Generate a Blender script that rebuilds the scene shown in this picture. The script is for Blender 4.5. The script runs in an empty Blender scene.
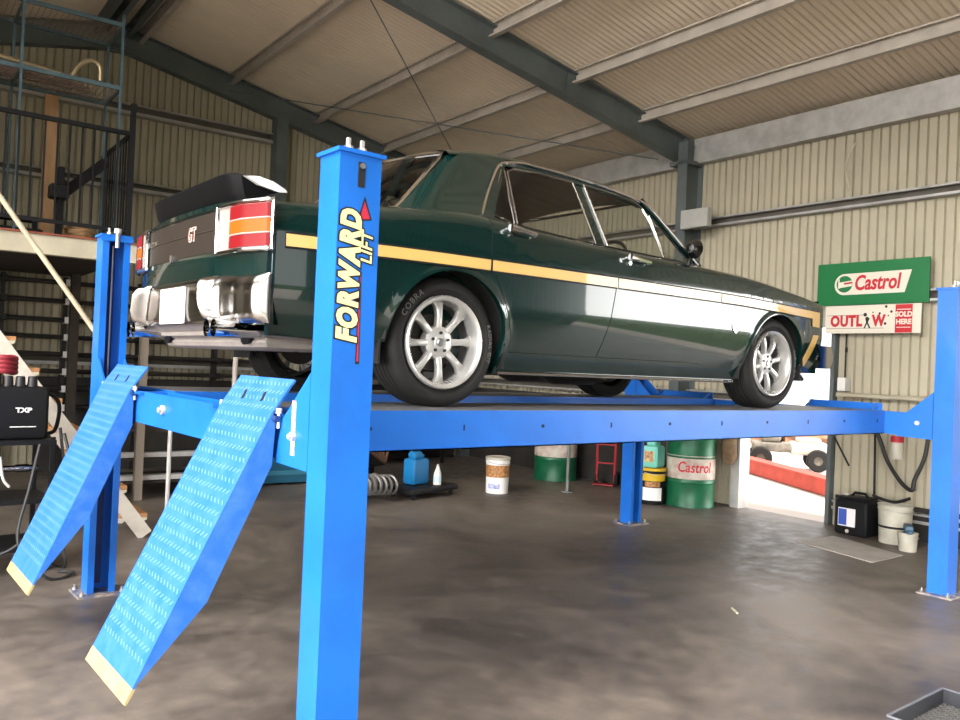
import bpy, bmesh, math, random
import numpy as np
from mathutils import Vector, Matrix
random.seed(7)
PI = math.pi
scn = bpy.context.scene
col = scn.collection

# ------------------------------------------------------------------ camera
CAM = Vector((-2.3704, -3.2145, 1.5321)); YAW = 0.6777; PITCH = 0.008; ROLL = 0.0429; F = 823.33
ZR = 1.3258            # top of the runways
SY = -0.0431           # shed axes against lift axes
CY = -0.0093           # car against lift
fwd = Vector((math.sin(YAW)*math.cos(PITCH), math.cos(YAW)*math.cos(PITCH), math.sin(PITCH)))
r0 = fwd.cross(Vector((0, 0, 1))).normalized(); u0 = r0.cross(fwd)
rr = r0*math.cos(ROLL) + u0*math.sin(ROLL); uu = rr.cross(fwd)
cd = bpy.data.cameras.new('camera'); cam = bpy.data.objects.new('camera', cd); col.objects.link(cam)
cam.matrix_world = Matrix(((rr.x, uu.x, -fwd.x, CAM.x), (rr.y, uu.y, -fwd.y, CAM.y), (rr.z, uu.z, -fwd.z, CAM.z), (0, 0, 0, 1)))
cd.sensor_fit = 'HORIZONTAL'; cd.sensor_width = 36; cd.lens = F*36/960; cd.clip_start = 0.05; cd.clip_end = 300
scn.camera = cam

# ------------------------------------------------------------------ materials
MATS = {}
def mat(name, color, rough=0.5, metal=0.0, var=0.0, vscale=6.0, bump=0.0, bscale=60.0, coat=0.0, emit=None, trans=0.0,
        spec=0.5, rvar=0.0, stretch=(1, 1, 1), color2=None, alpha=1.0):
    if name in MATS: return MATS[name]
    m = bpy.data.materials.new(name); m.use_nodes = True
    nt = m.node_tree; b = nt.nodes['Principled BSDF']
    b.inputs['Base Color'].default_value = (*color, 1); b.inputs['Roughness'].default_value = rough
    b.inputs['Metallic'].default_value = metal; b.inputs['Specular IOR Level'].default_value = spec
    b.inputs['Coat Weight'].default_value = coat; b.inputs['Coat Roughness'].default_value = 0.03
    b.inputs['Transmission Weight'].default_value = trans; b.inputs['Alpha'].default_value = alpha
    if emit: b.inputs['Emission Color'].default_value = (*color, 1); b.inputs['Emission Strength'].default_value = emit
    if var or bump or rvar:
        tc = nt.nodes.new('ShaderNodeTexCoord'); mp = nt.nodes.new('ShaderNodeMapping'); mp.inputs['Scale'].default_value = stretch
        nt.links.new(tc.outputs['Object'], mp.inputs['Vector'])
    if var or rvar:
        n = nt.nodes.new('ShaderNodeTexNoise'); n.inputs['Scale'].default_value = vscale; n.inputs['Detail'].default_value = 6
        n.inputs['Roughness'].default_value = 0.6
        nt.links.new(mp.outputs['Vector'], n.inputs['Vector'])
        if var:
            cr = nt.nodes.new('ShaderNodeValToRGB'); nt.links.new(n.outputs['Fac'], cr.inputs['Fac'])
            c2 = color2 or tuple(max(0, c*(1-var)) for c in color)
            cr.color_ramp.elements[0].position = 0.35; cr.color_ramp.elements[0].color = (*c2, 1)
            cr.color_ramp.elements[1].position = 0.62; cr.color_ramp.elements[1].color = (*color, 1)
            nt.links.new(cr.outputs['Color'], b.inputs['Base Color'])
        if rvar:
            mr = nt.nodes.new('ShaderNodeMapRange'); nt.links.new(n.outputs['Fac'], mr.inputs['Value'])
            mr.inputs['From Min'].default_value = 0.3; mr.inputs['From Max'].default_value = 0.7
            mr.inputs['To Min'].default_value = max(0.02, rough-rvar); mr.inputs['To Max'].default_value = rough+rvar
            nt.links.new(mr.outputs['Result'], b.inputs['Roughness'])
    if bump:
        n2 = nt.nodes.new('ShaderNodeTexNoise'); n2.inputs['Scale'].default_value = bscale; n2.inputs['Detail'].default_value = 4
        nt.links.new(mp.outputs['Vector'], n2.inputs['Vector'])
        bp = nt.nodes.new('ShaderNodeBump'); bp.inputs['Strength'].default_value = bump; bp.inputs['Distance'].default_value = 0.01
        nt.links.new(n2.outputs['Fac'], bp.inputs['Height']); nt.links.new(bp.outputs['Normal'], b.inputs['Normal'])
    MATS[name] = m
    return m

BLUE = mat('lift_blue', (0.010, 0.145, 0.60), 0.34, 0.0, 0.18, 3.0, 0.05, 80, coat=0.25)
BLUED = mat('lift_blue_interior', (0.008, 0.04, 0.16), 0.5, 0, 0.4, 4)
CREAM = mat('wall_sheet', (0.50, 0.45, 0.33), 0.55, 0, 0.13, 0.9, spec=0.3)
ROOFM = mat('roof_sheet', (0.86, 0.74, 0.58), 0.6, 0, 0.16, 0.7, spec=0.3)
STEEL = mat('frame_steel', (0.15, 0.175, 0.175), 0.55, 0.2, 0.3, 2.0)
GALV = mat('galvanised', (0.60, 0.585, 0.56), 0.42, 0.35, 0.25, 5, spec=0.5)
CHROME = mat('chrome', (0.86, 0.86, 0.87), 0.06, 1.0)
CHROMEW = mat('chrome_worn', (0.50, 0.485, 0.47), 0.16, 1.0)
BOLT = mat('bolt_metal', (0.5, 0.48, 0.45), 0.35, 0.9)
PAINT = mat('dark_green_paint', (0.0012, 0.0150, 0.0130), 0.25, 0.1, coat=1.0)
PAINT.node_tree.nodes['Principled BSDF'].inputs['Coat IOR'].default_value = 1.5; PAINT.node_tree.nodes['Principled BSDF'].inputs['Specular IOR Level'].default_value = 0.35
SEAL = mat('black_rubber', (0.008, 0.008, 0.008), 0.6)
GOLD = mat('gold_stripe', (0.66, 0.42, 0.13), 0.35, 0.0, coat=0.8)
BLACK = mat('satin_black', (0.009, 0.009, 0.010), 0.5, spec=0.22)
BLACKG = mat('gloss_black', (0.006, 0.006, 0.006), 0.15, coat=0.5)
BROWN = mat('tail_panel_brown', (0.024, 0.018, 0.014), 0.5, 0, 0.15, 3, spec=0.18)
UNDER = mat('underbody_primer', (0.30, 0.265, 0.24), 0.6, 0, 0.25, 5)
TYRE = mat('tyre_rubber', (0.013, 0.0125, 0.012), 0.7, 0, 0.2, 20, 0.15, 90, spec=0.3)
TYRETXT = mat('tyre_letters', (0.13, 0.125, 0.12), 0.6)
RIM = mat('rim_silver', (0.60, 0.59, 0.57), 0.38, 0.55)
RIML = mat('rim_lip', (0.74, 0.73, 0.71), 0.27, 0.7)
DARK = mat('dark_cavity', (0.006, 0.006, 0.006), 0.8)
REDL = mat('red_lens', (0.17, 0.004, 0.007), 0.4, coat=0.0, spec=0.25)
ORGL = mat('amber_lens', (0.55, 0.075, 0.004), 0.4, coat=0.0, spec=0.25)
CLRL = mat('clear_lens', (0.30, 0.26, 0.235), 0.35, coat=0.3)
WHITE = mat('white_paint', (0.80, 0.78, 0.73), 0.5, 0, 0.06, 5)
PLATE = mat('plate_white', (0.9, 0.88, 0.86), 0.35)
TRIMV = mat('black_vinyl', (0.018, 0.017, 0.016), 0.5)
HEADL = mat('headliner', (0.05, 0.045, 0.04), 0.8)
SIGNG = mat('sign_green', (0.008, 0.16, 0.045), 0.4)
SIGNW = mat('sign_white', (0.78, 0.72, 0.60), 0.45)
SIGNR = mat('sign_red', (0.55, 0.018, 0.03), 0.45)
DRUMG = mat('drum_green', (0.008, 0.13, 0.055), 0.4, 0.1, 0.35, 6)
WOOD = mat('orange_timber', (0.50, 0.24, 0.09), 0.6, 0, 0.35, 5, 0.2, 30, stretch=(1, 6, 1))
PLANK = mat('tan_board', (0.42, 0.24, 0.11), 0.7, 0, 0.25, 4, stretch=(6, 6, 1))
IVORY = mat('ivory_paint', (0.60, 0.54, 0.40), 0.5, 0, 0.2, 3)
RACKB = mat('rack_blue_grey', (0.085, 0.14, 0.165), 0.5, 0.3, 0.3, 5)
REDBR = mat('red_oxide', (0.30, 0.075, 0.04), 0.7, 0, 0.3, 5)
REDP = mat('red_plastic', (0.42, 0.02, 0.03), 0.4)
YEL = mat('yellow_plastic', (0.75, 0.48, 0.02), 0.35)
TEAL = mat('teal_plastic', (0.20, 0.62, 0.52), 0.4)
JERB = mat('blue_jerry_plastic', (0.01, 0.17, 0.42), 0.35)
CREAMP = mat('cream_plastic', (0.58, 0.54, 0.44), 0.5, 0, 0.25, 6)
LABELB = mat('label_blue', (0.05, 0.10, 0.45), 0.4)
LABELO = mat('label_orange', (0.60, 0.28, 0.10), 0.5, 0, 0.7, 40)
PIPE = mat('black_pipe', (0.022, 0.020, 0.019), 0.45, 0.3, 0.3, 6)
CRATE = mat('charcoal_plastic', (0.035, 0.036, 0.042), 0.38, 0, 0.25, 12)
SHEETM = mat('cardboard_sheet', (0.52, 0.47, 0.42), 0.7, 0, 0.2, 4)
HOSE = mat('hose_rubber', (0.012, 0.012, 0.012), 0.5)
TIP = mat('bare_yellow_tip', (0.46, 0.36, 0.16), 0.55, 0, 0.25, 10)
DARKG = mat('dark_green_paper', (0.02, 0.09, 0.05), 0.5)
NAVY = mat('navy_badge', (0.015, 0.03, 0.16), 0.3)
DECALC = mat('decal_cream', (0.80, 0.70, 0.36), 0.4)
DECALR = mat('decal_red', (0.45, 0.02, 0.05), 0.4)
HEDGE = mat('dry_hedge', (0.28, 0.13, 0.07), 0.9, 0, 0.5, 3)
APRON = mat('concrete_apron', (0.50, 0.44, 0.40), 0.85, 0, 0.12, 0.6)
MUD = mat('grey_machine_paint', (0.20, 0.18, 0.15), 0.6, 0, 0.5, 8)
BAGM = mat('brown_sacking', (0.20, 0.13, 0.07), 0.9, 0, 0.4, 14, 0.6, 40)

def floor_mat():
    m = bpy.data.materials.new('concrete_floor'); m.use_nodes = True; nt = m.node_tree; b = nt.nodes['Principled BSDF']
    N = nt.nodes.new; L = nt.links.new
    tc = N('ShaderNodeTexCoord')
    n1 = N('ShaderNodeTexNoise'); n1.inputs['Scale'].default_value = 0.55; n1.inputs['Detail'].default_value = 8; n1.inputs['Roughness'].default_value = 0.62; n1.inputs['Distortion'].default_value = 0.6
    n2 = N('ShaderNodeTexNoise'); n2.inputs['Scale'].default_value = 5; n2.inputs['Detail'].default_value = 10; n2.inputs['Roughness'].default_value = 0.7
    n3 = N('ShaderNodeTexNoise'); n3.inputs['Scale'].default_value = 45; n3.inputs['Detail'].default_value = 3
    for n in (n1, n2, n3): L(tc.outputs['Object'], n.inputs['Vector'])
    c1 = N('ShaderNodeValToRGB'); L(n1.outputs['Fac'], c1.inputs['Fac'])
    e = c1.color_ramp.elements; e[0].position = 0.36; e[0].color = (0.074, 0.061, 0.054, 1); e[1].position = 0.62; e[1].color = (0.205, 0.170, 0.142, 1)
    c2 = N('ShaderNodeValToRGB'); L(n2.outputs['Fac'], c2.inputs['Fac'])
    e = c2.color_ramp.elements; e[0].position = 0.33; e[0].color = (0.62, 0.62, 0.62, 1); e[1].position = 0.68; e[1].color = (1.25, 1.22, 1.18, 1)
    mx = N('ShaderNodeMix'); mx.data_type = 'RGBA'; mx.blend_type = 'MULTIPLY'; mx.inputs[0].default_value = 1
    L(c1.outputs['Color'], mx.inputs[6]); L(c2.outputs['Color'], mx.inputs[7])
    # small pale scuffs
    c3 = N('ShaderNodeValToRGB'); L(n3.outputs['Fac'], c3.inputs['Fac'])
    e = c3.color_ramp.elements; e[0].position = 0.70; e[0].color = (0, 0, 0, 1); e[1].position = 0.76; e[1].color = (0.10, 0.09, 0.08, 1)
    ad = N('ShaderNodeMix'); ad.data_type = 'RGBA'; ad.blend_type = 'ADD'; ad.inputs[0].default_value = 1
    L(mx.outputs[2], ad.inputs[6]); L(c3.outputs['Color'], ad.inputs[7])
    L(ad.outputs[2], b.inputs['Base Color'])
    mr = N('ShaderNodeMapRange'); L(n2.outputs['Fac'], mr.inputs['Value']); mr.inputs['From Min'].default_value = 0.3; mr.inputs['From Max'].default_value = 0.7
    mr.inputs['To Min'].default_value = 0.30; mr.inputs['To Max'].default_value = 0.66; L(mr.outputs['Result'], b.inputs['Roughness'])
    bp = N('ShaderNodeBump'); bp.inputs['Strength'].default_value = 0.12; bp.inputs['Distance'].default_value = 0.01
    L(n2.outputs['Fac'], bp.inputs['Height']); L(bp.outputs['Normal'], b.inputs['Normal'])
    return m
FLOORM = floor_mat()

def glass_mat(name, tint=(0.86, 0.88, 0.86), refl=1.0):
    m = bpy.data.materials.new(name); m.use_nodes = True; nt = m.node_tree
    for n in list(nt.nodes): nt.nodes.remove(n)
    o = nt.nodes.new('ShaderNodeOutputMaterial'); t = nt.nodes.new('ShaderNodeBsdfTransparent'); g = nt.nodes.new('ShaderNodeBsdfGlossy')
    t.inputs['Color'].default_value = (*tint, 1); g.inputs['Roughness'].default_value = 0.02; g.inputs['Color'].default_value = (1, 1, 1, 1)
    f = nt.nodes.new('ShaderNodeLayerWeight'); f.inputs['Blend'].default_value = 0.5
    pw = nt.nodes.new('ShaderNodeMath'); pw.operation = 'POWER'; pw.inputs[1].default_value = 5.0; nt.links.new(f.outputs['Facing'], pw.inputs[0])
    mu = nt.nodes.new('ShaderNodeMath'); mu.operation = 'MULTIPLY_ADD'; mu.inputs[1].default_value = 0.9; mu.inputs[2].default_value = 0.07*refl; mu.use_clamp = True
    mx = nt.nodes.new('ShaderNodeMixShader')
    nt.links.new(pw.outputs[0], mu.inputs[0]); nt.links.new(mu.outputs[0], mx.inputs[0]); nt.links.new(t.outputs[0], mx.inputs[1]); nt.links.new(g.outputs[0], mx.inputs[2]); nt.links.new(mx.outputs[0], o.inputs[0])
    return m
GLASS = glass_mat('window_glass')
GLASSR = glass_mat('rear_window_glass', (0.6, 0.6, 0.56), 4.5)

# ------------------------------------------------------------------ mesh helpers
class MB:
    def __init__(s): s.v = []; s.f = []; s.m = []; s.cur = 0
    def quad(s, pts, mi=None):
        i = len(s.v); s.v += [tuple(p) for p in pts]; s.f.append(tuple(range(i, i+len(pts)))); s.m.append(s.cur if mi is None else mi); return s
    def box(s, x0, x1, y0, y1, z0, z1, M=None):
        P = [(x0,y0,z0),(x1,y0,z0),(x1,y1,z0),(x0,y1,z0),(x0,y0,z1),(x1,y0,z1),(x1,y1,z1),(x0,y1,z1)]
        if M is not None: P = [tuple(M @ Vector(p)) for p in P]
        i = len(s.v); s.v += P
        for f in ((0,3,2,1),(4,5,6,7),(0,1,5,4),(1,2,6,5),(2,3,7,6),(3,0,4,7)): s.f.append(tuple(i+k for k in f)); s.m.append(s.cur)
        return s
    def rbox(s, x0, x1, y0, y1, z0, z1, r=0.01, M=None):
        # box with chamfered edges: stacked inset loops
        def loop(ins, z):
            a, b, c, d = x0+ins, x1-ins, y0+ins, y1-ins; k = r*0.7 if ins < r*0.99 else 0
            if k == 0: k = r*0.3
            return [(a+k,c,z),(b-k,c,z),(b,c+k,z),(b,d-k,z),(b-k,d,z),(a+k,d,z),(a,d-k,z),(a,c+k,z)]
        L = [loop(r, z0), loop(r*0.3, z0+r*0.3), loop(0, z0+r), loop(0, z1-r), loop(r*0.3, z1-r*0.3), loop(r, z1)]
        if M is not None: L = [[tuple(M @ Vector(p)) for p in l] for l in L]
        i = len(s.v)
        for l in L: s.v += l
        for a in range(len(L)-1):
            for k in range(8): s.f.append((i+a*8+k, i+a*8+(k+1) % 8, i+(a+1)*8+(k+1) % 8, i+(a+1)*8+k)); s.m.append(s.cur)
        s.f.append(tuple(i+k for k in range(7, -1, -1))); s.m.append(s.cur)
        s.f.append(tuple(i+(len(L)-1)*8+k for k in range(8))); s.m.append(s.cur)
        return s
    def bar(s, a, b, w, h, up=(0, 0, 1)):
        a = Vector(a); b = Vector(b); d = (b-a); L = d.length; d.normalize(); up = Vector(up)
        x = d.cross(up)
        if x.length < 1e-4: x = d.cross(Vector((1, 0, 0)))
        x.normalize(); z = x.cross(d)
        M = Matrix(((x.x, d.x, z.x, a.x), (x.y, d.y, z.y, a.y), (x.z, d.z, z.z, a.z), (0, 0, 0, 1)))
        return s.box(-w/2, w/2, 0, L, -h/2, h/2, M)
    def tube(s, pts, r, n=10, caps=True, closed=False):
        pts = [Vector(p) for p in pts]; m = len(pts); rs = r if isinstance(r, (list, tuple)) else [r]*m
        i0 = len(s.v); prev = None
        for k, p in enumerate(pts):
            if closed: t = pts[(k+1) % m]-pts[k-1]
            else: t = pts[min(k+1, m-1)]-pts[max(k-1, 0)]
            t.normalize()
            if prev is None:
                a = t.cross(Vector((0, 0, 1)))
                if a.length < 1e-3: a = t.cross(Vector((1, 0, 0)))
            else: a = prev - t*prev.dot(t)
            a.normalize(); prev = a; b = t.cross(a)
            for j in range(n):
                q = 2*PI*j/n; s.v.append(tuple(p+(a*math.cos(q)+b*math.sin(q))*rs[k]))
        for k in range(m if closed else m-1):
            for j in range(n):
                k2 = (k+1) % m
                s.f.append((i0+k*n+j, i0+k*n+(j+1) % n, i0+k2*n+(j+1) % n, i0+k2*n+j)); s.m.append(s.cur)
        if caps and not closed:
            s.f.append(tuple(i0+j for j in range(n-1, -1, -1))); s.m.append(s.cur)
            s.f.append(tuple(i0+(m-1)*n+j for j in range(n))); s.m.append(s.cur)
        return s
    def lathe(s, prof, n=48, M=None, a0=0, a1=2*PI, caps=False):
        # prof: list of (r, h) about local Z
        full = abs(a1-a0-2*PI) < 1e-6; cnt = n if full else n+1; i0 = len(s.v)
        for (r, h) in prof:
            for j in range(cnt):
                q = a0+(a1-a0)*j/n; p = Vector((r*math.cos(q), r*math.sin(q), h)); s.v.append(tuple(M @ p) if M is not None else tuple(p))
        for k in range(len(prof)-1):
            for j in range(n):
                j2 = (j+1) % cnt
                s.f.append((i0+k*cnt+j, i0+k*cnt+j2, i0+(k+1)*cnt+j2, i0+(k+1)*cnt+j)); s.m.append(s.cur)
        return s
    def cyl(s, a, b, r, n=16, r2=None):
        return s.tube([a, b], [r, r if r2 is None else r2], n)
    def grid(s, P):
        # P[i][j] points
        i0 = len(s.v); n = len(P[0])
        for row in P: s.v += [tuple(p) for p in row]
        for i in range(len(P)-1):
            for j in range(n-1): s.f.append((i0+i*n+j, i0+i*n+j+1, i0+(i+1)*n+j+1, i0+(i+1)*n+j)); s.m.append(s.cur)
        return s
    def prism(s, poly, ax, a, b):
        # poly 2D points in the plane normal to axis ax (0:x 1:y 2:z), extruded a..b
        def P(p, t): return {0: (t, p[0], p[1]), 1: (p[0], t, p[1]), 2: (p[0], p[1], t)}[ax]
        i = len(s.v); n = len(poly); s.v += [P(p, a) for p in poly]+[P(p, b) for p in poly]
        s.f.append(tuple(range(i+n-1, i-1, -1))); s.m.append(s.cur); s.f.append(tuple(range(i+n, i+2*n))); s.m.append(s.cur)
        for k in range(n): s.f.append((i+k, i+(k+1) % n, i+n+(k+1) % n, i+n+k)); s.m.append(s.cur)
        return s
    def build(s, name, mats, parent=None, smooth=False, angle=35, loc=None, rz=0, fix=True, label=None):
        me = bpy.data.meshes.new(name); me.from_pydata(s.v, [], s.f)
        if not isinstance(mats, (list, tuple)): mats = [mats]
        for m in mats: me.materials.append(m)
        me.polygons.foreach_set('material_index', s.m)
        if fix:
            bm = bmesh.new(); bm.from_mesh(me); bmesh.ops.remove_doubles(bm, verts=bm.verts, dist=1e-5); bmesh.ops.recalc_face_normals(bm, faces=bm.faces); bm.to_mesh(me); bm.free()
        if smooth:
            me.polygons.foreach_set('use_smooth', [True]*len(me.polygons)); me.set_sharp_from_angle(angle=math.radians(angle))
        me.update()
        o = bpy.data.objects.new(name, me); col.objects.link(o)
        if parent: o.parent = parent
        if loc is not None: o.location = loc
        o.rotation_euler.z = rz
        if label: o['label'] = label
        return o

def pchip(xs, ys):
    xs = np.array(xs, float); ys = np.array(ys, float); h = np.diff(xs); dl = np.diff(ys)/h; d = np.zeros(len(xs))
    for i in range(1, len(xs)-1):
        if dl[i-1]*dl[i] > 0: w1 = 2*h[i]+h[i-1]; w2 = h[i]+2*h[i-1]; d[i] = (w1+w2)/(w1/dl[i-1]+w2/dl[i])
    d[0] = dl[0]; d[-1] = dl[-1]
    def f(x):
        x = min(max(x, xs[0]), xs[-1]); i = int(min(np.searchsorted(xs, x, 'right')-1, len(xs)-2)); t = (x-xs[i])/h[i]
        return float((2*t**3-3*t**2+1)*ys[i]+(t**3-2*t**2+t)*h[i]*d[i]+(-2*t**3+3*t**2)*ys[i+1]+(t**3-t**2)*h[i]*d[i+1])
    return f
def smoothpath(pts, n=8):
    P = [Vector(p) for p in pts]; out = []
    for i in range(len(P)-1):
        a = P[max(i-1, 0)]; b = P[i]; c = P[i+1]; d = P[min(i+2, len(P)-1)]
        for k in range(n):
            t = k/n; out.append(0.5*((2*b)+(c-a)*t+(2*a-5*b+4*c-d)*t*t+(3*b-a-3*c+d)*t**3))
    out.append(P[-1]); return out

def tag(o, label, cat, group=None, kind=None):
    o['label'] = label; o['category'] = cat
    if group: o['group'] = group
    if kind: o['kind'] = kind
    return o
def struct(o): o['kind'] = 'structure'; return o
def W(x, y, z=0):      # shed frame -> world
    return Vector((x*math.cos(SY)-y*math.sin(SY), x*math.sin(SY)+y*math.cos(SY), z))
def empty(name, loc=(0, 0, 0), rz=0, shed=False):
    o = bpy.data.objects.new(name, None); col.objects.link(o); o.empty_display_size = 0.1
    o.location = W(*loc) if shed else loc; o.rotation_euler.z = rz+(SY if shed else 0); return o
def copy_tree(o, parent=None):
    c = o.copy(); col.objects.link(c); c.parent = parent
    for ch in list(o.children): copy_tree(ch, c)
    return c

def text_geo(txt, size, extr=0.002, bold=0.0, shear=0.0, space=1.0, xs=1.0):
    cu = bpy.data.curves.new('t', 'FONT'); cu.body = txt; cu.size = size; cu.extrude = extr; cu.offset = bold; cu.shear = shear
    cu.space_character = space; cu.align_x = 'CENTER'; cu.align_y = 'CENTER'; cu.resolution_u = 3
    o = bpy.data.objects.new('t', cu); col.objects.link(o); bpy.context.view_layer.update()
    dg = bpy.context.evaluated_depsgraph_get(); me = bpy.data.meshes.new_from_object(o.evaluated_get(dg))
    V = [(v.co.x*xs, v.co.y, v.co.z) for v in me.vertices]; Fc = [tuple(p.vertices) for p in me.polygons]
    bpy.data.objects.remove(o); bpy.data.curves.remove(cu); bpy.data.meshes.remove(me)
    return V, Fc
def add_text(mb, txt, size, fn, mi=0, **k):
    V, Fc = text_geo(txt, size, **k); i = len(mb.v)
    mb.v += [tuple(fn(*v)) for v in V]
    for f in Fc: mb.f.append(tuple(i+a for a in f)); mb.m.append(mi)

# ================================================================== THE SHED (shed frame: x towards the doorway wall, y towards the gable wall)
WX, HE, EY, YM, SL, RX = 6.1383, 4.2024, 8.2151, 3.7967, 0.2049, 0.1619
XL = 2*RX-WX; YF = -5.2
def rafz(x): return HE+SL*(WX-abs(x-RX)-RX)      # underside of rafters
PITCHR = 0.096
def corr(u0, u1, pan=0.066, dep=0.028):
    """positions (u, depth) along a ribbed sheet: wide flat pans, narrow outward ribs"""
    out = []; u = u0
    while u < u1:
        out += [(u, 0), (min(u+pan, u1), 0)]
        if u+pan < u1: out += [(min(u+pan+0.009, u1), dep), (min(u+pan+0.021, u1), dep)]
        u += PITCHR
    out.append((u1, 0))
    return out
def wall_piece(mb, axis, pos, u0, u1, z0, z1, out=1):
    """z1 may be a function of u"""
    C = corr(u0, u1); f = z1 if callable(z1) else (lambda u: z1)
    def P(u, d, z): return (pos+out*d, u, z) if axis == 'x' else (u, pos+out*d, z)
    mb.grid([[P(u, d, z0) for u, d in C], [P(u, d, f(u)) for u, d in C]])
def addobj_shed(mb, name, m, **k): return mb.build(name, m, rz=SY, fix=k.pop('fix', True), **k)

mb = MB(); mb.grid([[(x, y, 0) for y in (YF-0.0, EY+0.3)] for x in (XL-0.3, WX+0.02)])
struct(addobj_shed(mb, 'floor', FLOORM, fix=False))
mb = MB(); mb.grid([[(-40, y, -0.012) for y in (-9.5, 60)], [(7.3, y, -0.012) for y in (-9.5, 60)]]); mb.grid([[(7.3, y, -0.012) for y in (1.0, 60)], [(60, y, -0.012) for y in (1.0, 60)]])
struct(addobj_shed(mb, 'ground', APRON, fix=False))
mb = MB(); mb.grid([[(-40, y, -0.012) for y in (-60, -9.5)], [(60, y, -0.012) for y in (-60, -9.5)]]); mb.grid([[(7.3, y, -0.012) for y in (-9.5, 1.0)], [(60, y, -0.012) for y in (-9.5, 1.0)]])
o = addobj_shed(mb, 'lawn', mat('grass_green', (0.055, 0.085, 0.022), 0.95, 0, 0.4, 2, spec=0.1), fix=False); tag(o, 'green grass outside the shed beyond the concrete', 'grass', kind='stuff')
# right (doorway) wall
DY0, DY1, DZ = 1.60, 2.64, 2.12
top = HE+0.352
mb = MB()
wall_piece(mb, 'x', WX, DY1, EY+0.03, 0, top); wall_piece(mb, 'x', WX, DY0, DY1, DZ, top); wall_piece(mb, 'x', WX, -1.7, DY0, 0, top)
wall_piece(mb, 'x', WX, YF, -1.7, 3.1, top)
struct(addobj_shed(mb, 'wall_right', CREAM))
mb = MB(); wall_piece(mb, 'y', EY, XL, WX+0.02, 0, lambda x: rafz(x)+0.36)
struct(addobj_shed(mb, 'wall_back', CREAM))
mb = MB(); wall_piece(mb, 'x', XL, 2.6, EY, 0, top, out=-1); wall_piece(mb, 'x', XL, YF, 2.6, 3.2, top, out=-1); struct(addobj_shed(mb, 'wall_left', CREAM))
mb = MB(); wall_piece(mb, 'y', YF, 1.0, WX, 0, lambda x: rafz(x)+0.36, out=-1); 
wall_piece(mb, 'y', YF, XL, 1.0, 3.2, lambda x: rafz(x)+0.36, out=-1); 
struct(addobj_shed(mb, 'wall_front_added', mat('dark_reflection_sheet', (0.045, 0.05, 0.045), 0.7, 0, 0.3, 2)))  # unseen wall, added dark so the rear of the car reflects dark
# roof sheets
HS = 0.352
def sine(u0, u1, p=0.078, a=0.011):
    n = int((u1-u0)/p*8); return [(u0+(u1-u0)*k/n, a*math.sin(2*PI*(u0+(u1-u0)*k/n)/p)) for k in range(n+1)]
mb = MB(); C = sine(YF-0.15, EY+0.15)
mb.grid([[(RX, y, rafz(RX)+HS+d) for y, d in C], [(WX+0.25, y, rafz(WX+0.25)+HS+d) for y, d in C]])
mb.grid([[(RX, y, rafz(RX)+HS+d) for y, d in C], [(-2.4, y, rafz(-2.4)+HS+d) for y, d in C]])
C2 = sine(3.6, EY+0.15); mb.grid([[(-2.4, y, rafz(-2.4)+HS+d) for y, d in C2], [(XL-0.25, y, rafz(XL-0.25)+HS+d) for y, d in C2]])
struct(addobj_shed(mb, 'ceiling', ROOFM, fix=False, smooth=True, angle=80))

def ibeam(mb, a, b, depth, fl, tw=0.012, tf=0.016, up=(0, 0, 1)):
    a = Vector(a); b = Vector(b); d = (b-a).normalized(); u = Vector(up); x = d.cross(u).normalized(); z = x.cross(d)
    for off in (tf/2, depth-tf/2): mb.bar(a+z*off, b+z*off, fl, tf, up)
    mb.bar(a+z*depth/2, b+z*depth/2, tw, depth-2*tf, up)
def cchan(mb, a, b, depth, fl, side, t=0.004, lip=0.02, up=(0, 0, 1)):
    """C purlin: web + two flanges + lips; side = unit vector of flange direction"""
    a = Vector(a); b = Vector(b); u = Vector(up); s = Vector(side)
    mb.bar(a, b, t, depth, up)
    for k in (-1, 1):
        o = u*k*(depth/2-t/2)+s*fl/2; mb.bar(a+o, b+o, fl, t, up)
        o2 = u*k*(depth/2-lip/2)+s*fl; mb.bar(a+o2, b+o2, t, lip, up)
# portal frames: one at mid, one at the gable wall, one at the front
ntrim = [0]
def trim(mb, m, **k):
    ntrim[0] += 1; return struct(addobj_shed(mb, 'trim_%d' % ntrim[0], m, **k))
for yy in (YM, EY-0.1, YF+0.25):
    mb = MB(); y_r = yy; ye_ = yy
    if yy == YM: y_r = 3.88; ye_ = 3.66; yy = 3.52
    ibeam(mb, (RX, y_r, rafz(RX)), (WX-0.05, ye_, rafz(WX-0.05)), 0.31, 0.15)
    ibeam(mb, (RX, y_r, rafz(RX)), (XL+0.05, ye_, rafz(XL+0.05)), 0.31, 0.15)
    # ridge plates
    mb.prism([(RX-0.42, rafz(RX-0.42)+0.02), (RX, rafz(RX)-0.04), (RX+0.42, rafz(RX+0.42)+0.02), (RX+0.3, rafz(RX+0.3)+0.30), (RX-0.3, rafz(RX-0.3)+0.30)], 1, y_r-0.016, y_r+0.016)
    # knee plates and columns
    for s, cx in ((1, WX-0.17), (-1, XL+0.17)):
        if s == -1 and yy < 2: pass
        ibeam(mb, (cx+0.155*s, yy, 0), (cx+0.155*s, yy, HE+0.02), 0.31, 0.15, up=(-s, 0, 0)) if False else None
        mb.box(cx-0.155+0.0, cx-0.139, yy-0.075, yy+0.075, 0, HE+0.25); mb.box(cx+0.139, cx+0.155, yy-0.075, yy+0.075, 0, HE+0.3); mb.box(cx-0.14, cx+0.14, yy-0.006, yy+0.006, 0, HE+0.3)
        mb.box(cx-0.155, cx+0.155, yy-0.075, max(ye_, yy)+0.07, HE-0.03, HE+0.02) if yy == 3.52 else mb.box(cx-0.17, cx+0.155, yy-0.09, yy-0.078, HE-0.28, HE+0.2)
    trim(mb, STEEL)
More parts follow.
